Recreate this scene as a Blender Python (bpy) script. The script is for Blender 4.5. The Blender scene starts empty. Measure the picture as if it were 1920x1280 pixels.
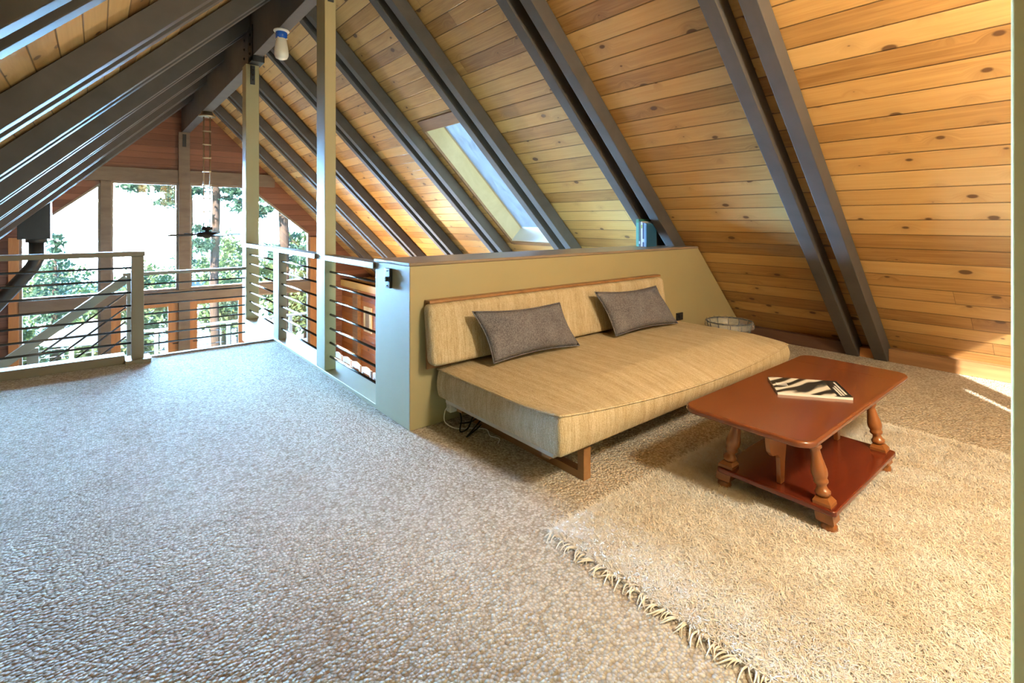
import bpy, bmesh, math, random
import numpy as np
from mathutils import Vector, Matrix
PI = math.pi
R = math.radians
random.seed(7)
rng = np.random.default_rng(7)
S = 0.86                      # plan units -> metres
SC = bpy.context.scene
COL = SC.collection

# ------------------------------------------------------------------ camera
cam_d = bpy.data.cameras.new('camera')
cam_d.sensor_width = 36.0
cam_d.lens = 36.0 * 946.0 / 1920.0
cam_d.shift_y = -(640.0 - 414.7) / 1920.0
cam_d.clip_start = 0.02
cam_d.clip_end = 400
cam = bpy.data.objects.new('camera', cam_d)
COL.objects.link(cam)
cam.location = (0, 0, 1.4 * S)
cam.rotation_euler = (R(90), 0, -R(39.56))
SC.camera = cam

# ------------------------------------------------------------------ sky, sun, lamps, exposure
SC.view_settings.view_transform = 'Standard'
SC.view_settings.look = 'None'
SC.view_settings.exposure = 0.12
SC.view_settings.gamma = 1.0
SC.view_settings.use_curve_mapping = False
w = bpy.data.worlds.new('sky')
SC.world = w
w.use_nodes = True
wnt = w.node_tree
bg = wnt.nodes['Background']
wtc = wnt.nodes.new('ShaderNodeTexCoord')
wsep = wnt.nodes.new('ShaderNodeSeparateXYZ')
wnt.links.new(wtc.outputs['Generated'], wsep.inputs[0])
def wmap(src, a, b_, c, d):
    n = wnt.nodes.new('ShaderNodeMapRange')
    n.interpolation_type = 'SMOOTHSTEP'
    for i, x in enumerate((a, b_, c, d)):
        n.inputs[i + 1].default_value = x
    wnt.links.new(src, n.inputs[0])
    return n.outputs[0]
def wmath(op, a, b_):
    n = wnt.nodes.new('ShaderNodeMath')
    n.operation = op
    for i, x in enumerate((a, b_)):
        if isinstance(x, float): n.inputs[i].default_value = x
        else: wnt.links.new(x, n.inputs[i])
    return n.outputs[0]
# open bright hazy sky over the valley in front of the gable, soft blue overhead
SKY_GLARE, SKY_REST = 1200.0, 1.0
front = wmap(wsep.outputs[1], 0.86, 0.95, 0.0, 1.0)
low = wmap(wsep.outputs[2], 0.55, 0.20, 0.0, 1.0)
up = wmap(wsep.outputs[2], -0.10, 0.0, 0.0, 1.0)
glare = wmath('MULTIPLY', wmath('MULTIPLY', front, low), up)
wnt.links.new(wmath('ADD', wmath('MULTIPLY', glare, SKY_GLARE), SKY_REST), bg.inputs['Strength'])
bg.inputs['Color'].default_value = (0.31, 0.625, 1.0, 1)

def lamp(name, typ, loc, energy, color, size=0.1, rot=None, sy=None):
    d = bpy.data.lights.new(name, typ)
    d.energy = energy * (S * S if typ != 'SUN' else 1)
    d.color = color
    if typ == 'AREA':
        d.size = size * S
        if sy:
            d.shape = 'RECTANGLE'
            d.size_y = sy * S
    elif typ == 'SUN':
        d.angle = size
    else:
        d.shadow_soft_size = size * S
    o = bpy.data.objects.new(name, d)
    COL.objects.link(o)
    o.location = Vector(loc) * S
    if rot is not None:
        o.rotation_euler = rot
    return o

SUN_DIR = Vector((0.777, 0.629, -0.50)).normalized()
sun = lamp('sun', 'SUN', (0, -20, 20), 28.0, (1.0, 0.93, 0.80), R(0.6))
sun.rotation_euler = (-SUN_DIR).to_track_quat('Z', 'Y').to_euler()
# portals guide the daylight through the gable glazing and the window behind the camera
for nm, loc, sx, sy, rot in (
        ('portal_gable', (1.75, 14.82, 0.0), 6.0, 4.9, (R(-90), 0, 0)),
        ('portal_rear', (3.0, -1.52, 1.6), 1.2, 1.5, (R(90), 0, 0))):
    p = lamp(nm, 'AREA', loc, 1.0, (1, 1, 1), sx, rot, sy)
    p.data.cycles.is_portal = True
# warm fill added unseen behind and above the camera, and the lamps of the room below
WARM = (1.0, 0.90, 0.68)
lamp('warm_fill_left', 'POINT', (-0.1, -1.1, 3.0), 185, WARM, 0.22)
lamp('warm_fill_right', 'POINT', (2.15, -0.9, 2.9), 430, WARM, 0.22)
lamp('dining_lamp', 'POINT', (4.2, 10.2, -0.6), 480, (1.0, 0.66, 0.34), 0.15)

# ------------------------------------------------------------------ helpers
def finish(bm, smooth=False):
    bmesh.ops.recalc_face_normals(bm, faces=bm.faces)
    if smooth:
        for f in bm.faces:
            f.smooth = True

def mk(name, bm, mat, parent=None, smooth=False, bevel=0, seg=2, recalc=True, origin=None):
    """link a bmesh (built in plan units, world position) as ONE object"""
    if recalc:
        finish(bm, smooth)
    elif smooth:
        for f in bm.faces:
            f.smooth = True
    if parent is not None:
        org = Vector(parent['_o'])
        loc = Vector((0, 0, 0))
        if 'part_of' in parent:
            pass
    else:
        if origin is None:
            xs = [v.co for v in bm.verts]
            org = Vector(((min(c.x for c in xs) + max(c.x for c in xs)) / 2,
                          (min(c.y for c in xs) + max(c.y for c in xs)) / 2,
                          min(c.z for c in xs)))
        else:
            org = Vector(origin)
        loc = org * S
    bm.transform(Matrix.Translation(-org))
    bm.transform(Matrix.Scale(S, 4))
    me = bpy.data.meshes.new(name)
    bm.to_mesh(me)
    bm.free()
    if mat is not None:
        me.materials.append(mat)
    o = bpy.data.objects.new(name, me)
    COL.objects.link(o)
    o.location = loc
    o['_o'] = tuple(org)
    if parent is not None:
        o.parent = parent
    if bevel:
        md = o.modifiers.new('bevel', 'BEVEL')
        md.width = bevel * S
        md.segments = seg
        md.limit_method = 'ANGLE'
        md.angle_limit = R(40)
        if not smooth:
            for p in me.polygons:
                p.use_smooth = True
            n = o.modifiers.new('wn', 'WEIGHTED_NORMAL')
            n.keep_sharp = True
    return o

def tag(o, label=None, cat=None, group=None, kind=None):
    if label: o['label'] = label
    if cat: o['category'] = cat
    if group: o['group'] = group
    if kind: o['kind'] = kind
    return o

def thing(name, loc, label=None, cat=None, group=None, kind=None):
    o = bpy.data.objects.new(name, None)
    COL.objects.link(o)
    o.empty_display_size = 0.1
    o.location = Vector(loc) * S
    o['_o'] = tuple(loc)
    return tag(o, label, cat, group, kind)

def copy_tree(o, shift, parent=None):
    c = o.copy()
    COL.objects.link(c)
    if parent is not None:
        c.parent = parent
    else:
        c.location = o.location + Vector(shift) * S
        c['_o'] = tuple(Vector(o['_o']) + Vector(shift))
    for ch in list(o.children):
        copy_tree(ch, shift, c)
    return c

def BM():
    return bmesh.new()

def box(bm, x0, x1, y0, y1, z0, z1):
    v = [bm.verts.new(p) for p in ((x0, y0, z0), (x1, y0, z0), (x1, y1, z0), (x0, y1, z0),
                                   (x0, y0, z1), (x1, y0, z1), (x1, y1, z1), (x0, y1, z1))]
    for f in ((0, 3, 2, 1), (4, 5, 6, 7), (0, 1, 5, 4), (1, 2, 6, 5), (2, 3, 7, 6), (3, 0, 4, 7)):
        bm.faces.new([v[i] for i in f])
    return bm

def prism(bm, pts, axis, a0, a1):
    def P(p, a):
        if axis == 'y': return (p[0], a, p[1])
        if axis == 'x': return (a, p[0], p[1])
        return (p[0], p[1], a)
    A = [bm.verts.new(P(p, a0)) for p in pts]
    B = [bm.verts.new(P(p, a1)) for p in pts]
    n = len(pts)
    bm.faces.new(A)
    bm.faces.new(B[::-1])
    for i in range(n):
        bm.faces.new((A[i], B[i], B[(i + 1) % n], A[(i + 1) % n]))
    return bm

def tube(bm, pts, r, n=8, closed=False, r1=None):
    pts = [Vector(p) for p in pts]
    rings = []
    m = len(pts)
    prev = None
    for i, p in enumerate(pts):
        if closed:
            t = pts[(i + 1) % m] - pts[i - 1]
        else:
            t = pts[min(i + 1, m - 1)] - pts[max(i - 1, 0)]
        t.normalize()
        if prev is None:
            a = Vector((0, 0, 1)) if abs(t.z) < .9 else Vector((1, 0, 0))
            u = t.cross(a).normalized()
        else:
            u = (prev - t * prev.dot(t)).normalized()
        prev = u
        vv = t.cross(u)
        rr = r if r1 is None else r + (r1 - r) * i / (m - 1)
        rings.append([bm.verts.new(p + (u * math.cos(2 * PI * k / n) + vv * math.sin(2 * PI * k / n)) * rr) for k in range(n)])
    for i in range(m if closed else m - 1):
        a, b = rings[i], rings[(i + 1) % m]
        for k in range(n):
            bm.faces.new((a[k], a[(k + 1) % n], b[(k + 1) % n], b[k]))
    if not closed:
        bm.faces.new(rings[0])
        bm.faces.new(rings[-1][::-1])
    return bm

def lathe(bm, prof, base, top=None, n=20):
    """prof: (r, h) with h measured along base->top"""
    base = Vector(base)
    ax = (Vector(top) - base).normalized() if top is not None else Vector((0, 0, 1))
    a = Vector((1, 0, 0)) if abs(ax.x) < .9 else Vector((0, 1, 0))
    u = ax.cross(a).normalized()
    vv = ax.cross(u)
    rings = []
    for r, h in prof:
        c = base + ax * h
        rings.append([bm.verts.new(c + (u * math.cos(2 * PI * k / n) + vv * math.sin(2 * PI * k / n)) * max(r, 1e-4)) for k in range(n)])
    for i in range(len(rings) - 1):
        for k in range(n):
            bm.faces.new((rings[i][k], rings[i][(k + 1) % n], rings[i + 1][(k + 1) % n], rings[i + 1][k]))
    bm.faces.new(rings[0])
    bm.faces.new(rings[-1][::-1])
    return bm

def bar(bm, p0, p1, wy, hz):
    """rectangular bar between two points; wy = width across, hz = height"""
    p0, p1 = Vector(p0), Vector(p1)
    t = (p1 - p0).normalized()
    up = Vector((0, 0, 1)) if abs(t.z) < .95 else Vector((1, 0, 0))
    s = t.cross(up).normalized()
    u = s.cross(t)
    A = []
    for p in (p0, p1):
        A.append([bm.verts.new(p + s * a * wy / 2 + u * b * hz / 2) for a, b in ((-1, -1), (1, -1), (1, 1), (-1, 1))])
    for i in range(4):
        bm.faces.new((A[0][i], A[0][(i + 1) % 4], A[1][(i + 1) % 4], A[1][i]))
    bm.faces.new(A[0])
    bm.faces.new(A[1][::-1])
    return bm

# ------------------------------------------------------------------ materials
def newmat(name):
    m = bpy.data.materials.new(name)
    m.use_nodes = True
    nt = m.node_tree
    return m, nt, nt.nodes['Principled BSDF']

def N(nt, typ, **kw):
    n = nt.nodes.new(typ)
    for k, v in kw.items():
        setattr(n, k, v)
    return n

def ramp(nt, src, stops):
    r = N(nt, 'ShaderNodeValToRGB')
    el = r.color_ramp.elements
    while len(el) < len(stops):
        el.new(0.5)
    for e, (p, c) in zip(el, stops):
        e.position = p
        e.color = (c[0], c[1], c[2], 1) if len(c) == 3 else c
    nt.links.new(src, r.inputs['Fac'])
    return r.outputs['Color']

def coords(nt, scale=(1, 1, 1), kind='Object', loc=(0, 0, 0)):
    tc = N(nt, 'ShaderNodeTexCoord')
    mp = N(nt, 'ShaderNodeMapping')
    mp.inputs['Scale'].default_value = scale
    mp.inputs['Location'].default_value = loc
    nt.links.new(tc.outputs[kind], mp.inputs['Vector'])
    return mp.outputs['Vector']

def noise(nt, vec, scale=1, detail=3, rough=0.5, dist=0.0):
    n = N(nt, 'ShaderNodeTexNoise')
    n.inputs['Scale'].default_value = scale
    n.inputs['Detail'].default_value = detail
    n.inputs['Roughness'].default_value = rough
    n.inputs['Distortion'].default_value = dist
    nt.links.new(vec, n.inputs['Vector'])
    return n.outputs['Fac']

def bump(nt, bsdf, height, strength=0.3, dist=0.01):
    b = N(nt, 'ShaderNodeBump')
    b.inputs['Strength'].default_value = strength
    b.inputs['Distance'].default_value = dist
    nt.links.new(height, b.inputs['Height'])
    nt.links.new(b.outputs['Normal'], bsdf.inputs['Normal'])

def math_(nt, op, a, b=None, c=None):
    n = N(nt, 'ShaderNodeMath', operation=op)
    for i, x in enumerate((a, b, c)):
        if x is None: continue
        if isinstance(x, (int, float)):
            n.inputs[i].default_value = x
        else:
            nt.links.new(x, n.inputs[i])
    return n.outputs[0]

def mixc(nt, fac, a, b, mode='MIX'):
    n = N(nt, 'ShaderNodeMix', data_type='RGBA', blend_type=mode)
    for i, x in ((0, fac), (6, a), (7, b)):
        if isinstance(x, (int, float)):
            n.inputs[i].default_value = x
        elif isinstance(x, tuple):
            n.inputs[i].default_value = (x[0], x[1], x[2], 1)
        else:
            nt.links.new(x, n.inputs[i])
    return n.outputs[2]

def mat_plain(name, c, rough=0.6, var=0.08, scale=6, metal=0.0, bmp=0.0, spec=0.5):
    m, nt, b = newmat(name)
    f = noise(nt, coords(nt), scale, 4)
    lo = tuple(x * (1 - var) for x in c)
    hi = tuple(min(1, x * (1 + var)) for x in c)
    nt.links.new(ramp(nt, f, [(0.3, lo), (0.7, hi)]), b.inputs['Base Color'])
    b.inputs['Roughness'].default_value = rough
    b.inputs['Metallic'].default_value = metal
    b.inputs['Specular IOR Level'].default_value = spec
    if bmp:
        bump(nt, b, noise(nt, coords(nt), 60, 3), bmp, 0.004)
    return m

def mat_grain(name, lo, hi, scale, rough=0.4, spec=0.5, bmp=0.05, coat=0.0):
    m, nt, b = newmat(name)
    f = noise(nt, coords(nt, scale), 1, 5, 0.6, 0.6)
    nt.links.new(ramp(nt, f, [(0.28, lo), (0.72, hi)]), b.inputs['Base Color'])
    b.inputs['Roughness'].default_value = rough
    b.inputs['Specular IOR Level'].default_value = spec
    b.inputs['Coat Weight'].default_value = coat
    b.inputs['Coat Roughness'].default_value = 0.15
    if bmp:
        bump(nt, b, f, bmp, 0.003)
    return m

def mat_boards(name, bw, tones, knot=(0.09, 0.04, 0.018), rough=0.42, knots=True, groove=0.042):
    """tongue and groove boards; UV: u along the board (m), v across (m)"""
    m, nt, b = newmat(name)
    tc = N(nt, 'ShaderNodeTexCoord')
    sp = N(nt, 'ShaderNodeSeparateXYZ')
    nt.links.new(tc.outputs['UV'], sp.inputs[0])
    u, v = sp.outputs[0], sp.outputs[1]
    q = math_(nt, 'DIVIDE', v, bw)
    idx = math_(nt, 'FLOOR', q)
    fr = math_(nt, 'FRACT', q)
    wn0 = N(nt, 'ShaderNodeTexWhiteNoise', noise_dimensions='1D')
    nt.links.new(idx, wn0.inputs['W'])
    # butt joints: board lengths near 3.6 m, shifted per course
    ul = math_(nt, 'ADD', math_(nt, 'DIVIDE', u, 16.0), math_(nt, 'MULTIPLY', wn0.outputs['Value'], 7.3))
    uidx = math_(nt, 'FLOOR', ul)
    seed = math_(nt, 'ADD', math_(nt, 'MULTIPLY', idx, 1.731), math_(nt, 'MULTIPLY', uidx, 13.17))
    wn = N(nt, 'ShaderNodeTexWhiteNoise', noise_dimensions='1D')
    nt.links.new(seed, wn.inputs['W'])
    rnd = wn.outputs['Value']
    cb = N(nt, 'ShaderNodeCombineXYZ')
    nt.links.new(math_(nt, 'ADD', u, math_(nt, 'MULTIPLY', rnd, 37.0)), cb.inputs[0])
    nt.links.new(v, cb.inputs[1])
    nt.links.new(math_(nt, 'MULTIPLY', seed, 3.3), cb.inputs[2])
    vec = cb.outputs[0]
    # knots: one candidate per cell, size random
    mp = N(nt, 'ShaderNodeMapping')
    mp.inputs['Scale'].default_value = (2.6, 4.2, 1)
    nt.links.new(vec, mp.inputs['Vector'])
    vo = N(nt, 'ShaderNodeTexVoronoi', voronoi_dimensions='2D', feature='F1')
    vo.inputs['Scale'].default_value = 1.0
    nt.links.new(mp.outputs[0], vo.inputs['Vector'])
    sc = N(nt, 'ShaderNodeSeparateColor')
    nt.links.new(vo.outputs['Color'], sc.inputs[0])
    size = math_(nt, 'MULTIPLY', math_(nt, 'POWER', sc.outputs[0], 2.0), 0.105)
    wob = noise(nt, vec, 14, 2)
    kd = math_(nt, 'SUBTRACT', math_(nt, 'ADD', vo.outputs['Distance'], math_(nt, 'MULTIPLY', wob, 0.03)), math_(nt, 'ADD', size, 0.005))
    kmask = N(nt, 'ShaderNodeMapRange')
    kmask.inputs[1].default_value = 0.022
    kmask.inputs[2].default_value = -0.008
    nt.links.new(kd, kmask.inputs[0])
    halo = N(nt, 'ShaderNodeMapRange')
    halo.inputs[1].default_value = 0.20
    halo.inputs[2].default_value = 0.0
    nt.links.new(kd, halo.inputs[0])
    # grain bends round the knots
    gm = N(nt, 'ShaderNodeMapping')
    gm.inputs['Scale'].default_value = (1.1, 26, 1)
    gv = N(nt, 'ShaderNodeVectorMath', operation='ADD')
    hv = N(nt, 'ShaderNodeCombineXYZ')
    nt.links.new(math_(nt, 'MULTIPLY', halo.outputs[0], 0.05), hv.inputs[1])
    nt.links.new(vec, gv.inputs[0])
    nt.links.new(hv.outputs[0], gv.inputs[1])
    nt.links.new(gv.outputs[0], gm.inputs['Vector'])
    gr = noise(nt, gm.outputs[0], 1.6, 4, 0.6, 0.8)
    broad = noise(nt, vec, 1.7, 2)
    t = math_(nt, 'ADD', math_(nt, 'MULTIPLY', gr, 0.42),
              math_(nt, 'ADD', math_(nt, 'MULTIPLY', rnd, 0.42), math_(nt, 'MULTIPLY', broad, 0.22)))
    c = ramp(nt, t, [(0.28, tones[0]), (0.55, tones[1]), (0.85, tones[2])])
    if knots:
        c = mixc(nt, math_(nt, 'MULTIPLY', halo.outputs[0], 0.22), c, tuple(x * 0.6 for x in tones[0]))
        c = mixc(nt, math_(nt, 'MULTIPLY', kmask.outputs[0], 0.88), c, knot)
    d = math_(nt, 'ABSOLUTE', math_(nt, 'SUBTRACT', fr, 0.5))
    seam = N(nt, 'ShaderNodeMapRange')
    seam.inputs[1].default_value = 0.5 - groove
    seam.inputs[2].default_value = 0.5
    nt.links.new(d, seam.inputs[0])
    uf = math_(nt, 'ABSOLUTE', math_(nt, 'SUBTRACT', math_(nt, 'FRACT', ul), 0.5))
    ue = math_(nt, 'GREATER_THAN', uf, 0.49994)
    sm = math_(nt, 'MAXIMUM', seam.outputs[0], ue)
    c = mixc(nt, math_(nt, 'MULTIPLY', sm, 0.85), c, (0.045, 0.02, 0.008))
    nt.links.new(c, b.inputs['Base Color'])
    b.inputs['Roughness'].default_value = rough
    h = math_(nt, 'SUBTRACT', math_(nt, 'MULTIPLY', gr, 0.06), sm)
    bump(nt, b, h, 0.6, 0.006)
    return m

M = {}
M['pine'] = mat_boards('pine_boards', 0.168 * S, [(0.28, 0.138, 0.043), (0.53, 0.315, 0.112), (0.66, 0.445, 0.19)])
M['redwood'] = mat_boards('red_boards', 0.15 * S, [(0.13, 0.05, 0.03), (0.20, 0.08, 0.045), (0.26, 0.11, 0.065)], knots=False)
M['orangewood'] = mat_boards('orange_boards', 0.15 * S, [(0.22, 0.065, 0.012), (0.34, 0.115, 0.022), (0.42, 0.165, 0.04)])
M['rafter'] = mat_grain('dark_stain', (0.040, 0.035, 0.034), (0.068, 0.060, 0.057), (3, 3, 3), 0.72, 0.8, 0.04)
M['paint'] = mat_plain('khaki_paint', (0.335, 0.285, 0.155), 0.55, 0.04, 2)
M['rail'] = mat_plain('railing_paint', (0.185, 0.155, 0.105), 0.5, 0.05, 2)
M['beige_wall'] = mat_plain('beige_wall_paint', (0.58, 0.38, 0.13), 0.6, 0.03, 2)
M['cap'] = mat_grain('grey_brown_cap', (0.20, 0.15, 0.11), (0.30, 0.235, 0.175), (2, 20, 20), 0.3, 0.5, 0.02)
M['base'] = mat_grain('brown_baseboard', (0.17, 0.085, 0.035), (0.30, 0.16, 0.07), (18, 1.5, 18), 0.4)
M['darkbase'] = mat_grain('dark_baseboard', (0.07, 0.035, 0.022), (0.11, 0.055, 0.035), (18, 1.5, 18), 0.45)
M['orange_trim'] = mat_grain('orange_trim_wood', (0.36, 0.15, 0.05), (0.52, 0.25, 0.09), (8, 8, 1.2), 0.4)
M['grey_trim'] = mat_grain('brown_grey_trim', (0.13, 0.095, 0.07), (0.19, 0.145, 0.11), (2, 8, 8), 0.45)
M['steel'] = mat_plain('dark_steel', (0.025, 0.028, 0.033), 0.4, 0.1, 8, 0.3)
M['rod'] = mat_plain('dark_rod', (0.06, 0.06, 0.065), 0.25, 0.1, 8, 0.8)
M['brass'] = mat_plain('fan_metal', (0.30, 0.26, 0.20), 0.3, 0.1, 8, 0.8)
M['blade'] = mat_plain('fan_blade', (0.018, 0.016, 0.015), 0.8, 0.08, 6, 0.0, 0.0, 0.15)
M['white'] = mat_plain('white_paint', (0.80, 0.79, 0.76), 0.4, 0.02)
M['cream'] = mat_grain('weathered_cream', (0.50, 0.40, 0.22), (0.74, 0.64, 0.42), (1.5, 9, 1.5), 0.7)
M['blue_enamel'] = mat_plain('blue_enamel', (0.01, 0.10, 0.55), 0.2, 0.05)
M['opal'] = mat_plain('opal_glass', (0.83, 0.80, 0.72), 0.25, 0.02)
M['teak'] = mat_grain('teak', (0.20, 0.095, 0.035), (0.33, 0.17, 0.07), (14, 1.5, 14), 0.38)
M['black'] = mat_plain('black_plastic', (0.012, 0.012, 0.013), 0.4, 0.1)
M['panel'] = mat_plain('grey_panel', (0.48, 0.46, 0.42), 0.7)
M['stove'] = mat_plain('stove_black', (0.02, 0.022, 0.024), 0.4, 0.1, 8, 0.2)

def mat_table(name, lo, hi, scale=(1.2, 16, 4), rough=0.22):
    m, nt, b = newmat(name)
    f = noise(nt, coords(nt, scale), 1, 5, 0.6, 0.8)
    f2 = noise(nt, coords(nt, (2, 2, 2)), 1.5, 2)
    t = math_(nt, 'ADD', math_(nt, 'MULTIPLY', f, 0.6), math_(nt, 'MULTIPLY', f2, 0.4))
    nt.links.new(ramp(nt, t, [(0.3, lo), (0.7, hi)]), b.inputs['Base Color'])
    b.inputs['Roughness'].default_value = rough
    b.inputs['Coat Weight'].default_value = 0.25
    b.inputs['Coat Roughness'].default_value = 0.12
    return m
M['cherry'] = mat_table('red_cherry', (0.125, 0.032, 0.011), (0.185, 0.055, 0.019))
M['cherry_dark'] = mat_table('red_cherry_shelf', (0.095, 0.014, 0.006), (0.14, 0.024, 0.009))
M['cherry_leg'] = mat_table('maple_turning', (0.19, 0.062, 0.017), (0.29, 0.11, 0.032), (14, 14, 1.5), 0.28)

def mat_carpet():
    m, nt, b = newmat('loop_carpet')
    v = coords(nt)
    vo = N(nt, 'ShaderNodeTexVoronoi', feature='F1')
    vo.inputs['Scale'].default_value = 95
    nt.links.new(v, vo.inputs['Vector'])
    sc = N(nt, 'ShaderNodeSeparateColor')
    nt.links.new(vo.outputs['Color'], sc.inputs[0])
    big = noise(nt, v, 3.0, 4, 0.6)
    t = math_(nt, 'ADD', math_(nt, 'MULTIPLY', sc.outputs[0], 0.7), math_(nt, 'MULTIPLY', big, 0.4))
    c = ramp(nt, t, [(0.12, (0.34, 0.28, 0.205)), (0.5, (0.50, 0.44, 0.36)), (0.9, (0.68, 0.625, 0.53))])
    # shade between the loops, painted into the colour
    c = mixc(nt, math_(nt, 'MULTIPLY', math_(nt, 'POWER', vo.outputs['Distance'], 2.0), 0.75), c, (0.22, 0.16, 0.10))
    nt.links.new(c, b.inputs['Base Color'])
    b.inputs['Roughness'].default_value = 0.95
    b.inputs['Specular IOR Level'].default_value = 0.1
    h = math_(nt, 'ADD', math_(nt, 'SUBTRACT', 1.0, vo.outputs['Distance']), math_(nt, 'MULTIPLY', big, 0.8))
    bump(nt, b, h, 0.85, 0.010)
    return m
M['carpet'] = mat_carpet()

def mat_tweed():
    m, nt, b = newmat('oat_tweed')
    tc = N(nt, 'ShaderNodeTexCoord')
    ge = N(nt, 'ShaderNodeNewGeometry')
    sn = N(nt, 'ShaderNodeSeparateXYZ')
    nt.links.new(ge.outputs['Normal'], sn.inputs[0])
    end = math_(nt, 'GREATER_THAN', math_(nt, 'ABSOLUTE', sn.outputs[0]), 0.72)

    def pick(a, c_, s, det=3, ro=0.6):
        outs = []
        for sc_ in (a, c_):
            mp = N(nt, 'ShaderNodeMapping')
            mp.inputs['Scale'].default_value = sc_
            nt.links.new(tc.outputs['Object'], mp.inputs['Vector'])
            outs.append(noise(nt, mp.outputs[0], s, det, ro))
        return math_(nt, 'ADD', math_(nt, 'MULTIPLY', outs[0], math_(nt, 'SUBTRACT', 1.0, end)),
                     math_(nt, 'MULTIPLY', outs[1], end))
    fine = pick((230, 14, 14), (14, 230, 14), 1.0)
    band = pick((22, .3, .3), (.3, 22, .3), 1.0, 3)
    slub = pick((190, 30, 30), (30, 190, 30), 1.0, 2)
    speck = noise(nt, coords(nt), 170, 3, 0.7)
    t = math_(nt, 'ADD', math_(nt, 'MULTIPLY', fine, 0.42), math_(nt, 'ADD', math_(nt, 'MULTIPLY', band, 0.24), math_(nt, 'MULTIPLY', speck, 0.42)))
    c = ramp(nt, t, [(0.38, (0.31, 0.235, 0.135)), (0.53, (0.46, 0.375, 0.24)), (0.70, (0.62, 0.545, 0.41))])
    sl = N(nt, 'ShaderNodeMapRange')
    sl.inputs[1].default_value = 0.66
    sl.inputs[2].default_value = 0.76
    nt.links.new(slub, sl.inputs[0])
    c = mixc(nt, math_(nt, 'MULTIPLY', sl.outputs[0], 0.7), c, (0.20, 0.115, 0.05))
    nt.links.new(c, b.inputs['Base Color'])
    b.inputs['Roughness'].default_value = 0.95
    b.inputs['Specular IOR Level'].default_value = 0.1
    h = math_(nt, 'ADD', fine, noise(nt, coords(nt), 160, 2))
    bump(nt, b, h, 0.6, 0.006)
    return m
M['tweed'] = mat_tweed()

def mat_weave(name, lo, hi):
    m, nt, b = newmat(name)
    a = noise(nt, coords(nt, (1, 1, 1)), 130, 3, 0.7)
    d = noise(nt, coords(nt), 9, 3)
    t = math_(nt, 'ADD', math_(nt, 'MULTIPLY', a, 0.8), math_(nt, 'MULTIPLY', d, 0.25))
    nt.links.new(ramp(nt, t, [(0.36, lo), (0.68, hi)]), b.inputs['Base Color'])
    b.inputs['Roughness'].default_value = 0.95
    b.inputs['Specular IOR Level'].default_value = 0.1
    bump(nt, b, a, 0.5, 0.004)
    return m
M['grey_cloth'] = mat_weave('grey_cloth', (0.070, 0.068, 0.080), (0.205, 0.198, 0.222))

def mat_shag():
    m, nt, b = newmat('shag_wool')
    d = noise(nt, coords(nt), 4.5, 4, 0.65)
    e = noise(nt, coords(nt), 60, 2)
    t = math_(nt, 'ADD', math_(nt, 'MULTIPLY', d, 0.75), math_(nt, 'MULTIPLY', e, 0.3))
    nt.links.new(ramp(nt, t, [(0.36, (0.64, 0.56, 0.45)), (0.50, (0.75, 0.69, 0.60)), (0.66, (0.86, 0.84, 0.80))]), b.inputs['Base Color'])
    b.inputs['Roughness'].default_value = 0.9
    b.inputs['Specular IOR Level'].default_value = 0.15
    b.inputs['Sheen Weight'].default_value = 0.2
    return m
M['shag'] = mat_shag()
M['yarn'] = mat_plain('fringe_yarn', (0.76, 0.68, 0.54), 0.9, 0.1, 30)

def mat_glass(name, tint=(1, 1, 1), refl=0.05, dirt=None):
    m = bpy.data.materials.new(name)
    m.use_nodes = True
    nt = m.node_tree
    nt.nodes.clear()
    out = N(nt, 'ShaderNodeOutputMaterial')
    tr = N(nt, 'ShaderNodeBsdfTransparent')
    tr.inputs[0].default_value = (*tint, 1)
    gl = N(nt, 'ShaderNodeBsdfGlossy')
    gl.inputs['Roughness'].default_value = 0.02
    mx = N(nt, 'ShaderNodeMixShader')
    mx.inputs[0].default_value = refl
    nt.links.new(tr.outputs[0], mx.inputs[1])
    nt.links.new(gl.outputs[0], mx.inputs[2])
    last = mx.outputs[0]
    if dirt:
        tl = N(nt, 'ShaderNodeBsdfTranslucent')
        tl.inputs[0].default_value = (*dirt, 1)
        f = noise(nt, coords(nt, (3, 9, 3)), 2.2, 6, 0.7, 1.0)
        fm = N(nt, 'ShaderNodeMapRange')
        fm.inputs[1].default_value = 0.35
        fm.inputs[2].default_value = 0.7
        fm.inputs[3].default_value = 0.02
        fm.inputs[4].default_value = 0.10
        nt.links.new(f, fm.inputs[0])
        m2 = N(nt, 'ShaderNodeMixShader')
        nt.links.new(fm.outputs[0], m2.inputs[0])
        nt.links.new(last, m2.inputs[1])
        nt.links.new(tl.outputs[0], m2.inputs[2])
        last = m2.outputs[0]
    nt.links.new(last, out.inputs['Surface'])
    return m
M['glass'] = mat_glass('window_glass')
M['sky_glass'] = mat_glass('skylight_glass', (0.80, 0.70, 0.66), 0.04, (0.55, 0.58, 0.62))

def mat_leaf(name, a, b_):
    m, nt, b = newmat(name)
    ge = N(nt, 'ShaderNodeNewGeometry')
    nt.links.new(ramp(nt, ge.outputs['Random Per Island'], [(0.0, a), (1.0, b_)]), b.inputs['Base Color'])
    b.inputs['Roughness'].default_value = 0.6
    b.inputs['Transmission Weight'].default_value = 0.0
    return m
M['leaf_dark'] = mat_leaf('conifer_needles', (0.024, 0.070, 0.050), (0.060, 0.13, 0.080))
M['leaf_light'] = mat_leaf('bright_leaves', (0.05, 0.10, 0.04), (0.12, 0.17, 0.065))
M['bark'] = mat_grain('bark', (0.05, 0.035, 0.028), (0.14, 0.10, 0.08), (6, 6, 0.9), 0.9, 0.1, 0.6)
M['deck'] = mat_grain('deck_wood', (0.34, 0.30, 0.27), (0.46, 0.42, 0.38), (1.5, 18, 4), 0.7)
M['canvas'] = mat_plain('white_canvas', (0.85, 0.85, 0.83), 0.8, 0.02)
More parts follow.
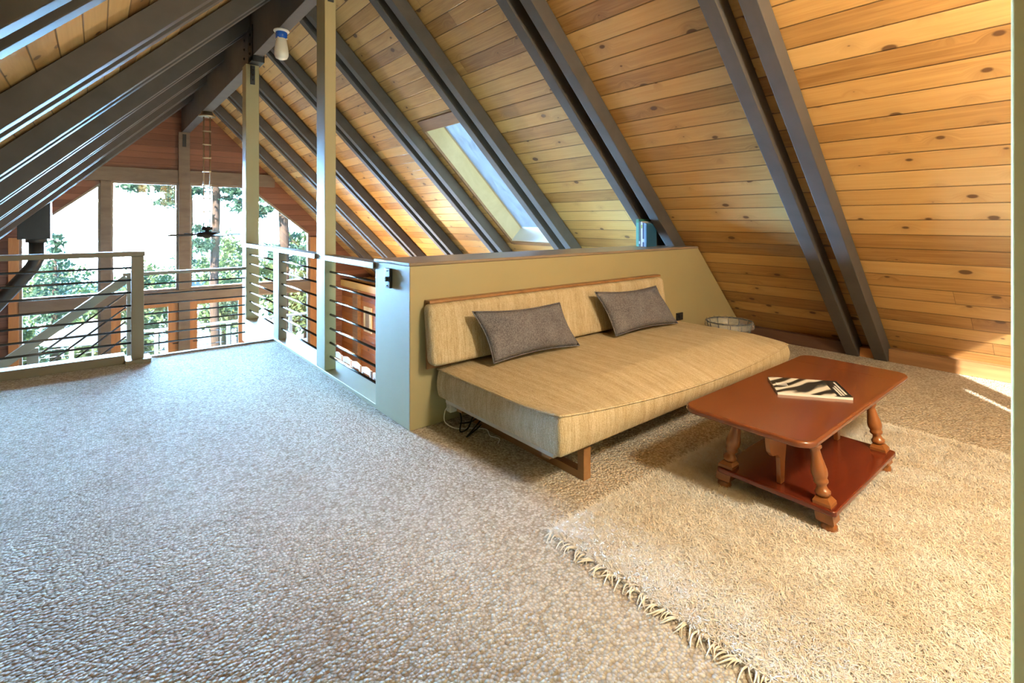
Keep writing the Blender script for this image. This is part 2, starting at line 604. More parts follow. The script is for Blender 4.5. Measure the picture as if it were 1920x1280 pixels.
M['dirt'] = mat_plain('forest_floor', (0.16, 0.17, 0.07), 0.95, 0.3, 2)
M['lowfloor'] = mat_grain('lower_floor', (0.30, 0.17, 0.08), (0.42, 0.26, 0.13), (2, 14, 4), 0.35)

# ------------------------------------------------------------------ the shell
KR, KRB = 6.085, 6.33        # right slope: x + z = k   (rafter face, boards)
KL, KLB = 2.42, 2.665        # left slope:  z - x = k
XC = (KR - KL) / 2
XCB = (KRB - KLB) / 2
ZRB = KRB - XCB
GY = 14.9                    # gable wall, inner face
YB = -1.6                    # rear wall, inner face
FZ = -2.75                   # lower floor

def board_quads(name, quads, mat, solid=0.0):
    """quads: list of (4 points, 4 uvs)"""
    bm = BM()
    uvl = bm.loops.layers.uv.new('UVMap')
    for pts, uvs in quads:
        f = bm.faces.new([bm.verts.new(p) for p in pts])
        for l, uv in zip(f.loops, uvs):
            l[uvl].uv = (uv[0] * S, uv[1] * S)
    o = mk(name, bm, mat, recalc=False, origin=(0, 0, 0))
    if solid:
        md = o.modifiers.new('thick', 'SOLIDIFY')
        md.thickness = solid * S
        md.offset = -1
    return o

SQ = math.sqrt(2)
def rq(y0, y1, x0, x1):      # right slope patch between x0 (upper) and x1 (lower); normal faces the room
    P = lambda x, y: (x, y, KRB - x)
    U = lambda x, y: (y, (x - XCB) * SQ)
    c = [(x0, y0), (x0, y1), (x1, y1), (x1, y0)]
    return [P(*q) for q in c], [U(*q) for q in c]
def lq(y0, y1, x0, x1):
    P = lambda x, y: (x, y, x + KLB)
    U = lambda x, y: (y + 50, (XCB - x) * SQ + 40)
    c = [(x0, y0), (x0, y1), (x1, y1), (x1, y0)]
    return [P(*q) for q in c], [U(*q) for q in c]

SKY0, SKY1, SKX0, SKX1 = 5.30, 6.36, 3.64, 5.25
xl = KRB + 0.40
quads = [rq(YB, 3.3, XCB, KRB), rq(3.3, SKY0, XCB, xl), rq(SKY1, GY, XCB, xl),
         rq(SKY0, SKY1, XCB, SKX0), rq(SKY0, SKY1, SKX1, xl)]
tag(board_quads('ceiling', quads, M['pine'], 0.16), 'knotty pine board ceiling on the right-hand roof slope', 'ceiling', kind='structure')
tag(board_quads('ceiling', [lq(YB, GY, -3.1, XCB)], M['pine'], 0.16),
    'pine board ceiling on the left-hand roof slope, seen between dark rafters', 'ceiling', kind='structure')

def struct(name, bm, mat, label=None, cat=None, **kw):
    o = mk(name, bm, mat, **kw)
    o['kind'] = 'structure'
    return tag(o, label, cat)

# rafters: pairs of dark planks
PW = 0.115
def rafter_r(y0, zlow, nm):
    a = 0.02
    xb = KR - zlow
    pts = [(xb, zlow), (KRB - a - zlow, zlow), (XCB, KRB - a - XCB), (XC, KR - XC)]
    return struct('rafter', prism(BM(), pts, 'y', y0, y0 + PW), M['rafter'], nm, 'rafter', bevel=0.006)
def rafter_l(y0, nm):
    zl = -0.30
    a = 0.02
    pts = [(zl - KL, zl), (XC, XC + KL), (XCB, XCB + KLB - a), (zl - KLB + a, zl)]
    return struct('rafter', prism(BM(), pts, 'y', y0, y0 + PW), M['rafter'], nm, 'rafter', bevel=0.006)
ordi = ['first', 'second', 'third', 'fourth', 'fifth', 'sixth', 'seventh', 'eighth', 'ninth', 'tenth']
yr = [1.49 + 1.68 * k for k in range(8)]
desc = {0: 'standing on the carpet behind the coffee table', 1: 'landing on the half wall beside the books',
        2: 'running along the near side of the skylight', 3: 'running along the far side of the skylight'}
for k, y0 in enumerate(yr):
    zl = {0: 0.0, 1: 1.10}.get(k, -0.36)
    for j, dy in enumerate((0.0, 0.25)):
        d = desc.get(k, 'the %s pair counted from the coffee table' % ordi[k])
        rafter_r(y0 + dy, zl, '%s dark brown rafter plank of the right-slope pair, %s' % (('near', 'far')[j], d))
yl = [1.07 + 1.68 * k for k in range(9)]
for k, y0 in enumerate(yl):
    if y0 + 0.4 > GY: continue
    for j, dy in enumerate((0.0, 0.25)):
        rafter_l(y0 + dy, '%s dark rafter plank of the %s pair from the top left on the left slope' % (('near', 'far')[j], ordi[max(k - 1, 0)] if k else 'out-of-frame'))

# ridge beams
struct('ridge_beam', box(BM(), 1.67, 1.80, YB, 7.78, 3.68, 4.30), M['rafter'], 'dark ridge beam overhead carrying the blue and white lamp', 'beam', bevel=0.006)
struct('ridge_beam', box(BM(), 1.65, 1.82, 7.80, GY + 0.02, 3.60, 4.30), M['rafter'], 'far ridge beam running to the gable with the fan hanging below', 'beam', bevel=0.006)

# loft floor, carpeted
bm = BM()
prism(bm, [(-3.0, YB), (6.36, YB), (6.36, 3.56), (1.62, 3.56), (1.62, 6.37), (-3.0, 6.37)], 'z', -0.28, 0.0)
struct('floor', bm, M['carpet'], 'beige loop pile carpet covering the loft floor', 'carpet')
struct('floor', box(BM(), -2.6, 7.0, YB, GY, FZ - 0.2, FZ), M['lowfloor'], 'wooden floor of the room below the loft', 'floor')
struct('floor', box(BM(), 0.30, 1.60, 6.39, 7.92, -0.40, -0.31), M['carpet'], 'stair landing just below the loft floor edge', 'landing')
struct('trim_1', box(BM(), 0.45, 1.62, 6.372, 6.388, -0.30, 0.012), M['grey_trim'], 'thin dark edge strip along the loft floor at the landing', 'edge strip')

# walls
bm = BM()
HW = [(1.615, 0.0), (6.30, 0.0), (5.20, 1.10), (1.615, 1.10)]
prism(bm, HW, 'y', 3.024, 3.56)
struct('wall_half', bm, M['paint'], 'khaki painted half wall behind the daybed with sloped right end', 'half wall', bevel=0.006)
struct('trim_2', prism(BM(), [(1.607, 1.10), (5.20, 1.10), (5.18, 1.122), (1.607, 1.122)], 'y', 3.016, 3.568), M['cap'],
       'brown wooden cap along the top of the half wall', 'wall cap', bevel=0.004)
jb = BM()
box(jb, 1.402, 1.56, YB, 0.142, 0.0, 4.2)
struct('wall_right', jb, M['beige_wall'], 'beige wall end at the right edge, beside the camera', 'wall', bevel=0.006)
# rear wall behind the camera, with a tall two-light window
bm = BM()
WX = ((2.491, 2.634, 1.0, 1.97), (2.88, 3.50, 1.0, 2.25))
for a in ((-3.3, WX[0][0], -0.3, 4.6), (WX[0][0], WX[0][1], -0.3, 1.0), (WX[0][0], WX[0][1], 1.97, 4.6), (WX[0][1], WX[1][0], -0.3, 4.6),
          (WX[1][0], WX[1][1], -0.3, 1.0), (WX[1][0], WX[1][1], 2.25, 4.6), (WX[1][1], 6.6, -0.3, 4.6)):
    box(bm, a[0], a[1], YB - 0.05, YB, a[2], a[3])
struct('wall_back', bm, M['beige_wall'], 'beige wall behind the camera', 'wall')
for i_, (x0_, x1_, z0_, z1_) in enumerate(WX):
    wb = thing('window_%d' % (9 + i_), ((x0_ + x1_) / 2, YB, z0_), kind='structure')
    bm = BM()
    for a in ((x0_ - .06, x0_, z0_ - .06, z1_ + .06), (x1_, x1_ + .06, z0_ - .06, z1_ + .06), (x0_, x1_, z0_ - .06, z0_), (x0_, x1_, z1_, z1_ + .06)):
        box(bm, a[0], a[1], YB, YB + .02, a[2], a[3])
    mk('window_frame', bm, M['white'], wb)
    mk('window_pane', box(BM(), x0_, x1_, YB - .03, YB - .025, z0_, z1_), M['glass'], wb)

# lower room side walls
def wall_boards_x(name, x, y0, y1, z0, z1, mat, flip, label):
    c = [(x, y0, z0), (x, y1, z0), (x, y1, z1), (x, y0, z1)]
    uv = [(p[1], p[2] + 20) for p in c]
    if flip:
        c, uv = c[::-1], uv[::-1]
    o = board_quads(name, [(c, uv)], mat, 0.14)
    return tag(o, label, 'wall', kind='structure')
wall_boards_x('wall_right', 5.7, 3.3, GY, FZ, -0.33, M['orangewood'], True, 'orange board wall of the lower room seen through the railing')
wall_boards_x('wall_left', -2.15, YB, GY, FZ, 0.45, M['redwood'], False, 'red-brown board wall of the lower room at the left')
struct('trim_3', box(BM(), 5.66, 6.9, 3.7, GY, -0.52, -0.33), M['beige_wall'], 'pale wall plate ledge under the rafter feet', 'ledge', bevel=0.004)
struct('trim_4', box(BM(), 5.60, 5.72, 13.5, 13.85, FZ, -0.52), M['base'], 'brown post on the orange board wall', 'post', bevel=0.004)

# gable wall: solid parts round the glazing
bm = BM()
uvl = bm.loops.layers.uv.new('UVMap')
def gpoly(pts):
    f = bm.faces.new([bm.verts.new((x, GY, z)) for x, z in pts])
    for l in f.loops:
        l[uvl].uv = (l.vert.co.x * S + 30, l.vert.co.z * S + 10)
gpoly([(XCB, ZRB - 0.0), (0.11, 0.11 + KLB), (0.11, 2.30), (3.34, 2.30), (3.34, KRB - 3.34)])
gpoly([(-2.4, -2.4 + KLB), (-2.4, FZ), (-1.21, FZ), (-1.21, -1.21 + KLB)])
gpoly([(4.72, KRB - 4.72), (4.72, FZ), (7.0, FZ), (7.0, KRB - 7.0)])
gpoly([(-1.21, 1.10), (0.11, 2.29), (0.11, 0.11 + KLB), (-1.21, -1.21 + KLB)])
gpoly([(3.34, 2.17), (4.72, 1.04), (4.72, KRB - 4.72), (3.34, KRB - 3.34)])
for f in bm.faces:
    f.normal_update()
    if f.normal.y > 0: f.normal_flip()
g = mk('wall_far', bm, M['redwood'], recalc=False, origin=(0, 0, 0))
md = g.modifiers.new('thick', 'SOLIDIFY'); md.thickness = 0.16 * S; md.offset = -1
tag(g, 'red-brown board gable wall around the tall windows', 'wall', kind='structure')
G0 = GY - 0.09
def gtrim(n, x0, x1, z0, z1, mat, label, cat, d=0.0):
    return struct('trim_%d' % n, box(BM(), x0, x1, G0 - d, GY + 0.14, z0, z1), mat, label, cat, bevel=0.005)
gtrim(5, -0.30, 3.80, 2.335, 2.66, M['grey_trim'], 'brown header beam above the gable windows', 'header beam')
gtrim(6, 1.583, 1.819, FZ, 3.598, M['grey_trim'], 'tall brown centre post between the gable windows', 'post', 0.03)
gtrim(7, 0.089, 0.28, FZ, 2.332, M['grey_trim'], 'brown window post left of the centre post', 'post', 0.015)
gtrim(8, 3.16, 3.36, FZ, 2.332, M['grey_trim'], 'brown window post right of the centre post', 'post', 0.015)
gtrim(9, -1.24, 4.74, -0.55, -0.29, M['grey_trim'], 'brown tie beam across the gable between upper and lower windows', 'tie beam', 0.05)
gtrim(10, -1.40, -1.24, FZ, 1.05, M['orange_trim'], 'orange-brown window post at the left of the gable', 'post', 0.02)
gtrim(11, 4.74, 4.92, FZ, 0.95, M['orange_trim'], 'orange-brown window post at the right of the gable', 'post', 0.02)

def glazing(name, pts, fr=0.045, mat=None, kind='structure', holes=None):
    """pts: polygon (x,z) anticlockwise; frame follows the polygon, one pane"""
    cx = sum(p[0] for p in pts) / len(pts)
    zb = min(p[1] for p in pts)
    t = thing(name, (cx, GY + .04, zb), kind=kind)
    n = len(pts)
    ins = []
    for i in range(n):
        a, b_, c = Vector(pts[i - 1]), Vector(pts[i]), Vector(pts[(i + 1) % n])
        d1, d2 = (b_ - a).normalized(), (c - b_).normalized()
        n1, n2 = Vector((-d1.y, d1.x)), Vector((-d2.y, d2.x))
        bis = (n1 + n2).normalized()
        ins.append(b_ + bis * fr / max(0.3, bis.dot(n1)))
    bm = BM()
    ya, yb = GY - .02, GY + .08
    V = {}
    for i in range(n):
        for k, (q, y) in enumerate(((pts[i], ya), (ins[i], ya), (ins[i], yb), (pts[i], yb))):
            V[i, k] = bm.verts.new((q[0], y, q[1]))
    for i in range(n):
        j = (i + 1) % n
        for k in range(4):
            bm.faces.new((V[i, k], V[j, k], V[j, (k + 1) % 4], V[i, (k + 1) % 4]))
    mk('window_frame', bm, mat or M['cap'], t)
    mk('window_pane', prism(BM(), [tuple(p) for p in ins], 'y', GY + .03, GY + .036), M['glass'], t)
    return t
glazing('window_1', [(-1.24, -0.29), (0.089, -0.29), (0.089, 2.28), (-1.24, 1.12)])
glazing('window_2', [(0.28, -0.29), (1.583, -0.29), (1.583, 2.33), (0.28, 2.33)])
glazing('window_3', [(1.819, -0.29), (3.16, -0.29), (3.16, 2.33), (1.819, 2.33)])
glazing('window_4', [(3.36, -0.29), (4.74, -0.29), (4.74, 1.07), (3.36, 2.18)])
glazing('window_5', [(-1.24, FZ), (0.089, FZ), (0.089, -0.56), (-1.24, -0.56)])
glazing('window_6', [(3.36, FZ), (4.74, FZ), (4.74, -0.56), (3.36, -0.56)])
for nm, x0, x1, g0, g1 in (('door_1', .28, 1.583, .46, 1.375), ('door_2', 1.819, 3.16, 1.99, 2.92)):
    t = thing(nm, ((x0 + x1) / 2, GY, FZ), kind='structure')
    bm = BM()
    for a in ((x0, g0, FZ, -.56), (g1, x1, FZ, -.56), (g0, g1, FZ, FZ + .3), (g0, g1, -.69, -.56)):
        box(bm, a[0], a[1], GY - .01, GY + .05, a[2], a[3])
    mk('door_leaf', bm, M['orange_trim'], t)
    mk('door_pane', box(BM(), g0, g1, GY + .015, GY + .021, FZ + .3, -.69), M['glass'], t)
    hx = (g1 + x1) / 2 if nm == 'door_1' else (x0 + g0) / 2
    mk('handle', tube(BM(), [(hx, GY - .02, -1.6), (hx, GY - .06, -1.6), (hx + .1, GY - .06, -1.6)], .012), M['steel'], t)

# baseboards
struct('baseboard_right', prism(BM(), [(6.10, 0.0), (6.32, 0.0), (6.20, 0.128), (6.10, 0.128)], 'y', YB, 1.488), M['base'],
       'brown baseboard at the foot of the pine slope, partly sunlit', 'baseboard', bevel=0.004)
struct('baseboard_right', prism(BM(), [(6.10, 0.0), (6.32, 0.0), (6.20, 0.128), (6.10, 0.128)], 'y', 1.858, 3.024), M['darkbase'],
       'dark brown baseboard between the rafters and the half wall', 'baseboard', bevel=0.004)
struct('trim_12', box(BM(), 6.115, 6.22, 1.606, 1.739, 0.0, 0.095), M['orange_trim'], 'small light wood block between the two rafter feet', 'block', bevel=0.003)

# skylight in the right slope
t = thing('window_7', ((SKX0 + SKX1) / 2, (SKY0 + SKY1) / 2, 1.9), 'skylight with weathered cream reveal in the right-hand slope', 'skylight', kind='structure')
D = 0.30
nx = D / SQ
def sk(x, y, d):            # point on the boards plane pushed outwards
    return (x + d / SQ, y, KRB - x + d / SQ)
bm = BM()
def slab(bm, c, d0, d1):
    A = [bm.verts.new(sk(x, y, d0)) for x, y in c]
    B = [bm.verts.new(sk(x, y, d1)) for x, y in c]
    bm.faces.new(A); bm.faces.new(B[::-1])
    for i in range(len(c)):
        bm.faces.new((A[i], B[i], B[(i + 1) % len(c)], A[(i + 1) % len(c)]))
e = 0.04
g_ = 0.012
for c in (((SKX0, SKY1 - g_), (SKX1, SKY1 - g_), (SKX1, SKY1 + e), (SKX0, SKY1 + e)), ((SKX0, SKY0 - e), (SKX1, SKY0 - e), (SKX1, SKY0 + g_), (SKX0, SKY0 + g_))):
    slab(bm, c, 0.0, D)
for c in (((SKX0 - e, SKY0 - e), (SKX0 + g_, SKY0 - e), (SKX0 + g_, SKY1 + e), (SKX0 - e, SKY1 + e)),):
    slab(bm, c, 0.0, D)
mk('reveal', bm, M['cream'], t)
bm = BM()
slab(bm, ((SKX1 - g_, SKY0 - e), (SKX1 + e, SKY0 - e), (SKX1 + e, SKY1 + e), (SKX1 - g_, SKY1 + e)), 0.0, D)
mk('sill', bm, M['white'], t)
bm = BM()
for c in (((SKX0 - .03, SKY1 - .015), (SKX1 + .03, SKY1 - .015), (SKX1 + .03, SKY1 + .025), (SKX0 - .03, SKY1 + .025)),
          ((SKX0 - .12, SKY0), (SKX0, SKY0), (SKX0, SKY1 - .016), (SKX0 - .12, SKY1 - .016)),
          ((SKX1, SKY0), (SKX1 + .04, SKY0), (SKX1 + .04, SKY1 - .016), (SKX1, SKY1 - .016))):
    slab(bm, c, -0.025, 0.01)
mk('trim_moulding', bm, M['base'], t)
bm = BM()
slab(bm, ((SKX0, SKY0), (SKX1, SKY0), (SKX1, SKY1), (SKX0, SKY1)), D - .03, D - .02)
mk('window_pane', bm, M['sky_glass'], t)

# ------------------------------------------------------------------ posts and railings
def post(name, x0, x1, y0, y1, z0, z1, label, plates=()):
    t = thing(name, ((x0 + x1) / 2, (y0 + y1) / 2, z0), label, 'post')
    mk('shaft', box(BM(), x0, x1, y0, y1, z0, z1), M['paint'], t, bevel=0.006)
    for a in plates:
        p = mk('bracket_plate', box(BM(), *a), M['steel'], t, bevel=0.003)
        xm = (a[0] + a[1]) / 2
        for q in (0.25, 0.5, 0.75):
            zz = a[4] + (a[5] - a[4]) * q
            mk('bolt', lathe(BM(), [(.012, 0), (.012, .008), (.006, .012)], (xm, a[2], zz), (xm, a[2] - 1, zz), 8), M['rod'], p)
    return t
post('timber_post', 1.62, 1.723, 4.651, 4.875, 0.03, 3.68, 'tall khaki post between the two railing bays nearest the half wall',
     [(1.645, 1.70, 4.640, 4.652, 3.42, 3.66)])
post('timber_post', 1.62, 1.79, 7.79, 8.01, 0.03, 3.60, 'tall khaki post under the ridge beam joint at the far railing end',
     [(1.675, 1.735, 7.778, 7.791, 3.32, 3.585)])
t = thing('beam_hanger', (1.735, 7.78, 3.6), 'dark steel bucket hanger joining the two ridge beams above the far post', 'bracket')
bm = BM()
box(bm, 1.655, 1.668, 7.60, 7.80, 3.61, 4.1); box(bm, 1.802, 1.815, 7.60, 7.80, 3.61, 4.1); box(bm, 1.655, 1.815, 7.60, 7.80, 3.60, 3.678)
mk('bucket', bm, M['steel'], t)
for zz in (3.72, 3.85, 3.98):
    for xx, yy in ((1.655, 7.7), (1.648, 8.0)):
        mk('bolt', lathe(BM(), [(.018, 0), (.018, .012), (.008, .02)], (xx, yy, zz), (0, yy, zz), 8), M['rod'], t)
t = tag(mk('strap_plate', box(BM(), 1.66, 1.74, G0 - .045, G0 - .031, 3.24, 3.55), M['steel'], bevel=0.004),
        'dark steel strap plate at the top of the gable centre post', 'bracket')

def rods(t, pts):
    for a, b_ in pts:
        mk('bar', tube(BM(), [a, b_], 0.0105, 8), M['rod'], t, smooth=True)

# left railing along the loft edge
t = thing('railing', (-0.5, 6.28, 0), 'khaki railing with dark horizontal rods along the loft edge at left', 'railing')
mk('top_rail', box(BM(), -1.30, 0.385, 6.20, 6.38, 1.052, 1.10), M['rail'], t, bevel=0.005)
p = mk('post', box(BM(), 0.275, 0.375, 6.215, 6.345, 0.04, 1.052), M['rail'], t, bevel=0.005)
mk('base_plate', box(BM(), 0.225, 0.43, 6.16, 6.40, 0.0, 0.04), M['rail'], p, bevel=0.004)
mk('curb', box(BM(), -2.5, 0.225, 6.24, 6.40, 0.0, 0.085), M['rail'], t, bevel=0.004)
rods(t, [((-1.45, 6.28, z), (0.276, 6.28, z)) for z in (0.938, 0.815, 0.692, 0.562, 0.438, 0.312, 0.192)])

# landing railing
LY = 7.84
t = thing('railing', (1.0, LY, -0.31), 'lower landing railing behind the loft edge, left of the far tall post', 'railing')
mk('top_rail', box(BM(), 0.26, 1.619, LY - .05, LY + .05, 0.722, 0.762), M['rail'], t, bevel=0.005)
mk('post', box(BM(), 0.30, 0.345, LY - .03, LY + .03, -0.31, 0.722), M['rail'], t, bevel=0.004)
rods(t, [((0.345, LY, z), (1.619, LY, z)) for z in (0.605, 0.475, 0.352, 0.228, 0.102, -0.028, -0.152)])

# stair railing going down to the left
t = thing('railing', (-0.5, LY + .12, -2.0), 'sloping stair railing descending to the lower left', 'railing')
YS = LY + .10
dz = 0.80
mk('handrail', bar(BM(), (0.31, YS, 0.69), (-1.9, YS, 0.69 - 2.21 * dz), 0.07, 0.10), M['rail'], t, bevel=0.005)
mk('post', box(BM(), -0.60, -0.50, YS - .03, YS + .03, -1.6, -0.05), M['rail'], t, bevel=0.004)
rods(t, [((0.30, YS, z), (-1.8, YS, z - 2.1 * dz)) for z in (0.50, 0.325, 0.15, -0.04)])
bm = BM()
for i in range(11):
    box(bm, 0.30 - .25 * (i + 1), 0.30 - .25 * i, 6.42, 7.78, -0.31 - .21 * (i + 1) - .05, -0.31 - .21 * (i + 1))
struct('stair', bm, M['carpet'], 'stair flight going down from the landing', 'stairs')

# side railing: between the tall posts, and between near tall post and half wall
t = thing('railing', (1.68, 6.3, 0.03), 'khaki railing with rods between the two tall posts', 'railing')
mk('top_rail', box(BM(), 1.60, 1.72, 4.876, 7.789, 1.045, 1.093), M['rail'], t, bevel=0.004)
mk('post', box(BM(), 1.635, 1.725, 6.22, 6.44, 0.03, 1.045), M['rail'], t, bevel=0.005)
zz = (0.934, 0.806, 0.673, 0.541, 0.412, 0.281, 0.154)
rods(t, [((1.672, 4.876, z), (1.672, 6.219, z)) for z in zz])
rods(t, [((1.672, 6.441, z), (1.672, 7.789, z)) for z in zz])
t = thing('railing', (1.68, 4.1, 0.03), 'short khaki railing bay between the near tall post and the half wall', 'railing')
mk('top_rail', box(BM(), 1.60, 1.72, 3.57, 4.650, 1.045, 1.093), M['rail'], t, bevel=0.004)
rods(t, [((1.672, 3.561, z), (1.672, 4.650, z)) for z in zz])
struct('trim_13', box(BM(), 1.621, 1.86, 3.562, 8.02, -0.30, 0.03), M['paint'], 'khaki floor sill under the side railing', 'sill', bevel=0.005)

# ------------------------------------------------------------------ small fixtures on the building
t = thing('light_switch', (1.6, 3.315, 0.92), 'dark ornate switch plate on the half wall end', 'switch')
mk('plate', box(BM(), 1.592, 1.614, 3.275, 3.352, 0.927, 1.067), M['black'], t, bevel=0.005)
mk('toggle', box(BM(), 1.576, 1.592, 3.305, 3.322, 0.975, 1.01), M['rod'], t, bevel=0.003)
for zz_ in (.945, 1.049):
    mk('screw', lathe(BM(), [(.006, 0), (.004, .004)], (1.592, 3.313, zz_), (0, 3.313, zz_), 8), M['rod'], t)
t = thing('wall_outlet', (4.80, 3.01, 0.36), 'small black outlet on the half wall right of the grey cushions', 'outlet')
mk('plate', box(BM(), 4.755, 4.865, 3.004, 3.0235, 0.345, 0.425), M['black'], t, bevel=0.004)
mk('socket', box(BM(), 4.785, 4.835, 2.994, 3.004, 0.362, 0.408), M['steel'], t, bevel=0.003)

# ceiling lamp on the near ridge beam
LX, LYY = 1.715, 6.40
t = thing('ceiling_lamp', (LX, LYY, 3.68), 'small blue and white lamp with opal glass under the ridge beam', 'lamp')
mk('ceiling_plate', lathe(BM(), [(.085, 0), (.09, -.012), (.082, -.022), (.05, -.024)], (LX, LYY, 3.679), n=24), M['white'], t, smooth=True)
mk('collar', lathe(BM(), [(.058, -.022), (.066, -.03), (.062, -.095), (.055, -.10)], (LX, LYY, 3.679), n=24), M['blue_enamel'], t, smooth=True)
mk('lamp_shade', lathe(BM(), [(.050, -.098), (.058, -.105), (.072, -.19), (.080, -.26), (.079, -.30), (.064, -.335), (.03, -.35), (.002, -.352)], (LX, LYY, 3.679), n=24), M['opal'], t, smooth=True)
for k in range(4):
    bm = BM()
    a = PI / 4 + k * PI / 2
    c = Vector((LX + .06 * math.cos(a), LYY + .06 * math.sin(a), 3.572))
    lathe(bm, [(.009, 0), (.009, .014)], c, c + Vector((math.cos(a), math.sin(a), 0)), 8)
    mk('thumb_screw', bm, M['white'], t)

# ceiling fan
FX, FY, FZ0 = 1.735, 11.75, 1.13
t = thing('ceiling_fan', (FX, FY, 3.6), 'ceiling fan on long twin rods below the far ridge beam', 'fan')
mk('canopy', lathe(BM(), [(.10, 0), (.11, -.06), (.15, -.075), (.15, -.10), (.02, -.105)], (FX, FY, 3.6), n=24), M['brass'], t, smooth=True)
for dx in (-.055, .055):
    mk('hanging_rod', tube(BM(), [(FX + dx, FY, 3.5), (FX + dx, FY, FZ0 + .12)], .013, 8), M['brass'], t, smooth=True)
for k in range(8):
    z = 3.2 - k * .27
    mk('spacer', box(BM(), FX - .075, FX + .075, FY - .02, FY + .02, z, z + .022), M['brass'], t)
mk('motor_housing', lathe(BM(), [(.09, .16), (.10, .10), (.04, .09), (.04, .06), (.17, .05), (.19, .02), (.18, -.03), (.08, -.05), (.02, -.07)], (FX, FY, FZ0), n=28), M['blade'], t, smooth=True)
for a0, ln in ((200, .72), (20, .72), (110, .72), (290, .72)):
    a = R(a0)
    c, s = math.cos(a), math.sin(a)
    bm = BM()
    pts = []
    for q, wd in ((.17, .035), (.26, .07), (.55, .085), (ln, .075)):
        pts.append((q, wd))
    top, bot = [], []
    for sgn in (1, -1):
        for dz_, L_ in ((.006, top), (-.006, bot)):
            for q, wd in pts:
                x, y, z = q, sgn * wd, dz_ + sgn * wd * .2
                L_.append(bm.verts.new((FX + x * c - y * s, FY + x * s + y * c, FZ0 + .0 + z)))
    n = len(pts)
    for L_ in (top, bot):
        for i in range(n - 1):
            bm.faces.new((L_[i], L_[i + 1], L_[n + i + 1], L_[n + i]))
    for sg in (0, n):
        for i in range(n - 1):
            bm.faces.new((top[sg + i], top[sg + i + 1], bot[sg + i + 1], bot[sg + i]))
    for i in (0, n - 1):
        bm.faces.new((top[i], top[n + i], bot[n + i], bot[i]))
    mk('blade', bm, M['blade'], t)

# wood stove flue under the left slope
PX, PY = -0.89, 13.3
t = thing('stove_pipe', (PX, PY, 1.0), 'black stove pipe with square ceiling box, bending down to the left', 'stove pipe')
prism(b1 := BM(), [(PX - .23, 1.06), (PX + .23, 1.06), (PX + .23, PX + .23 + KLB - .03), (PX - .23, PX - .23 + KLB - .03)], 'y', PY - .23, PY + .23)
mk('ceiling_box', b1, M['stove'], t, bevel=0.01)
mk('collar', lathe(BM(), [(.16, 0), (.16, .07), (.15, .09)], (PX + .02, PY, .99), n=24), M['stove'], t, smooth=True)
bm = BM()
tube(bm, [(PX + .02, PY, 1.06), (PX + .02, PY, .66), (PX - .03, PY, .54), (PX - .12, PY, .40), (PX - .78, PY, -.52), (PX - .83, PY, -.62), (PX - .86, PY, -.75), (PX - .86, PY, -1.7)], .115, 20)
mk('pipe', bm, M['stove'], t, smooth=True)
mk('stove', box(BM(), PX - 1.15, PX - .55, PY - .3, PY + .3, FZ, -1.7), M['stove'], t, bevel=0.03)

# ------------------------------------------------------------------ daybed
t = thing('daybed', (3.1, 2.4, 0), 'oatmeal tweed daybed with wooden sled legs against the half wall', 'daybed')
mx0, mx1, my0, my1, mz0 = 1.80, 4.50, 1.80, 2.97, 0.205
NX, NYm, NZ = 54, 28, 7
def seam_z(s):
    return 0.428 - 0.062 * s - 0.060 * math.sin(PI * min(1, max(0, s))) ** 0.8
def mat_point(s, v, h):
    """s,v,h in 0..1"""
    x = mx0 + (mx1 - mx0) * s
    y = my0 + (my1 - my0) * v
    zc = seam_z(s) + (0.40 - seam_z(s)) * min(1, v / 0.25) ** 0.7
    edge_x = min(s, 1 - s) * (mx1 - mx0)
    edge_y = v * (my1 - my0)
    crown = 0.030 * min(1, edge_x / 0.35) * min(1, edge_y / 0.30)
    zt = zc + crown
    z = mz0 + (zt - mz0) * h
    bow = 0.045 * math.sin(PI * s) * h * max(0, 1 - v / 0.3)
    y -= bow
    bl = 0.018 * math.sin(PI * h)
    if v == 0: y -= bl
    if s == 0: x -= bl
    if s == 1: x += bl
    return (x, y, z)
bm = BM()
cache = {}
def mv(i, j, k):
    if (i, j, k) not in cache:
        cache[i, j, k] = bm.verts.new(mat_point(i / NX, j / NYm, k / NZ))
    return cache[i, j, k]
for i in range(NX):
    for j in range(NYm):
        for k in (0, NZ):
            bm.faces.new((mv(i, j, k), mv(i + 1, j, k), mv(i + 1, j + 1, k), mv(i, j + 1, k)))
for k in range(NZ):
    for i in range(NX):
        for j in (0, NYm):
            bm.faces.new((mv(i, j, k), mv(i + 1, j, k), mv(i + 1, j, k + 1), mv(i, j, k + 1)))
    for j in range(NYm):
        for i in (0, NX):
            bm.faces.new((mv(i, j, k), mv(i, j + 1, k), mv(i, j + 1, k + 1), mv(i, j, k + 1)))
matt = mk('mattress', bm, M['tweed'], t, smooth=True, bevel=0.028, seg=4)
# piping round the top seam
loop = [mat_point(i / NX, 0, .97) for i in range(NX + 1)] + [mat_point(1, j / NYm, .97) for j in range(1, NYm + 1)] + \
       [mat_point(i / NX, 1, .97) for i in range(NX - 1, -1, -1)] + [mat_point(0, j / NYm, .97) for j in range(NYm - 1, 0, -1)]
mk('piping', tube(BM(), loop, .007, 6, closed=True), M['tweed'], matt, smooth=True)
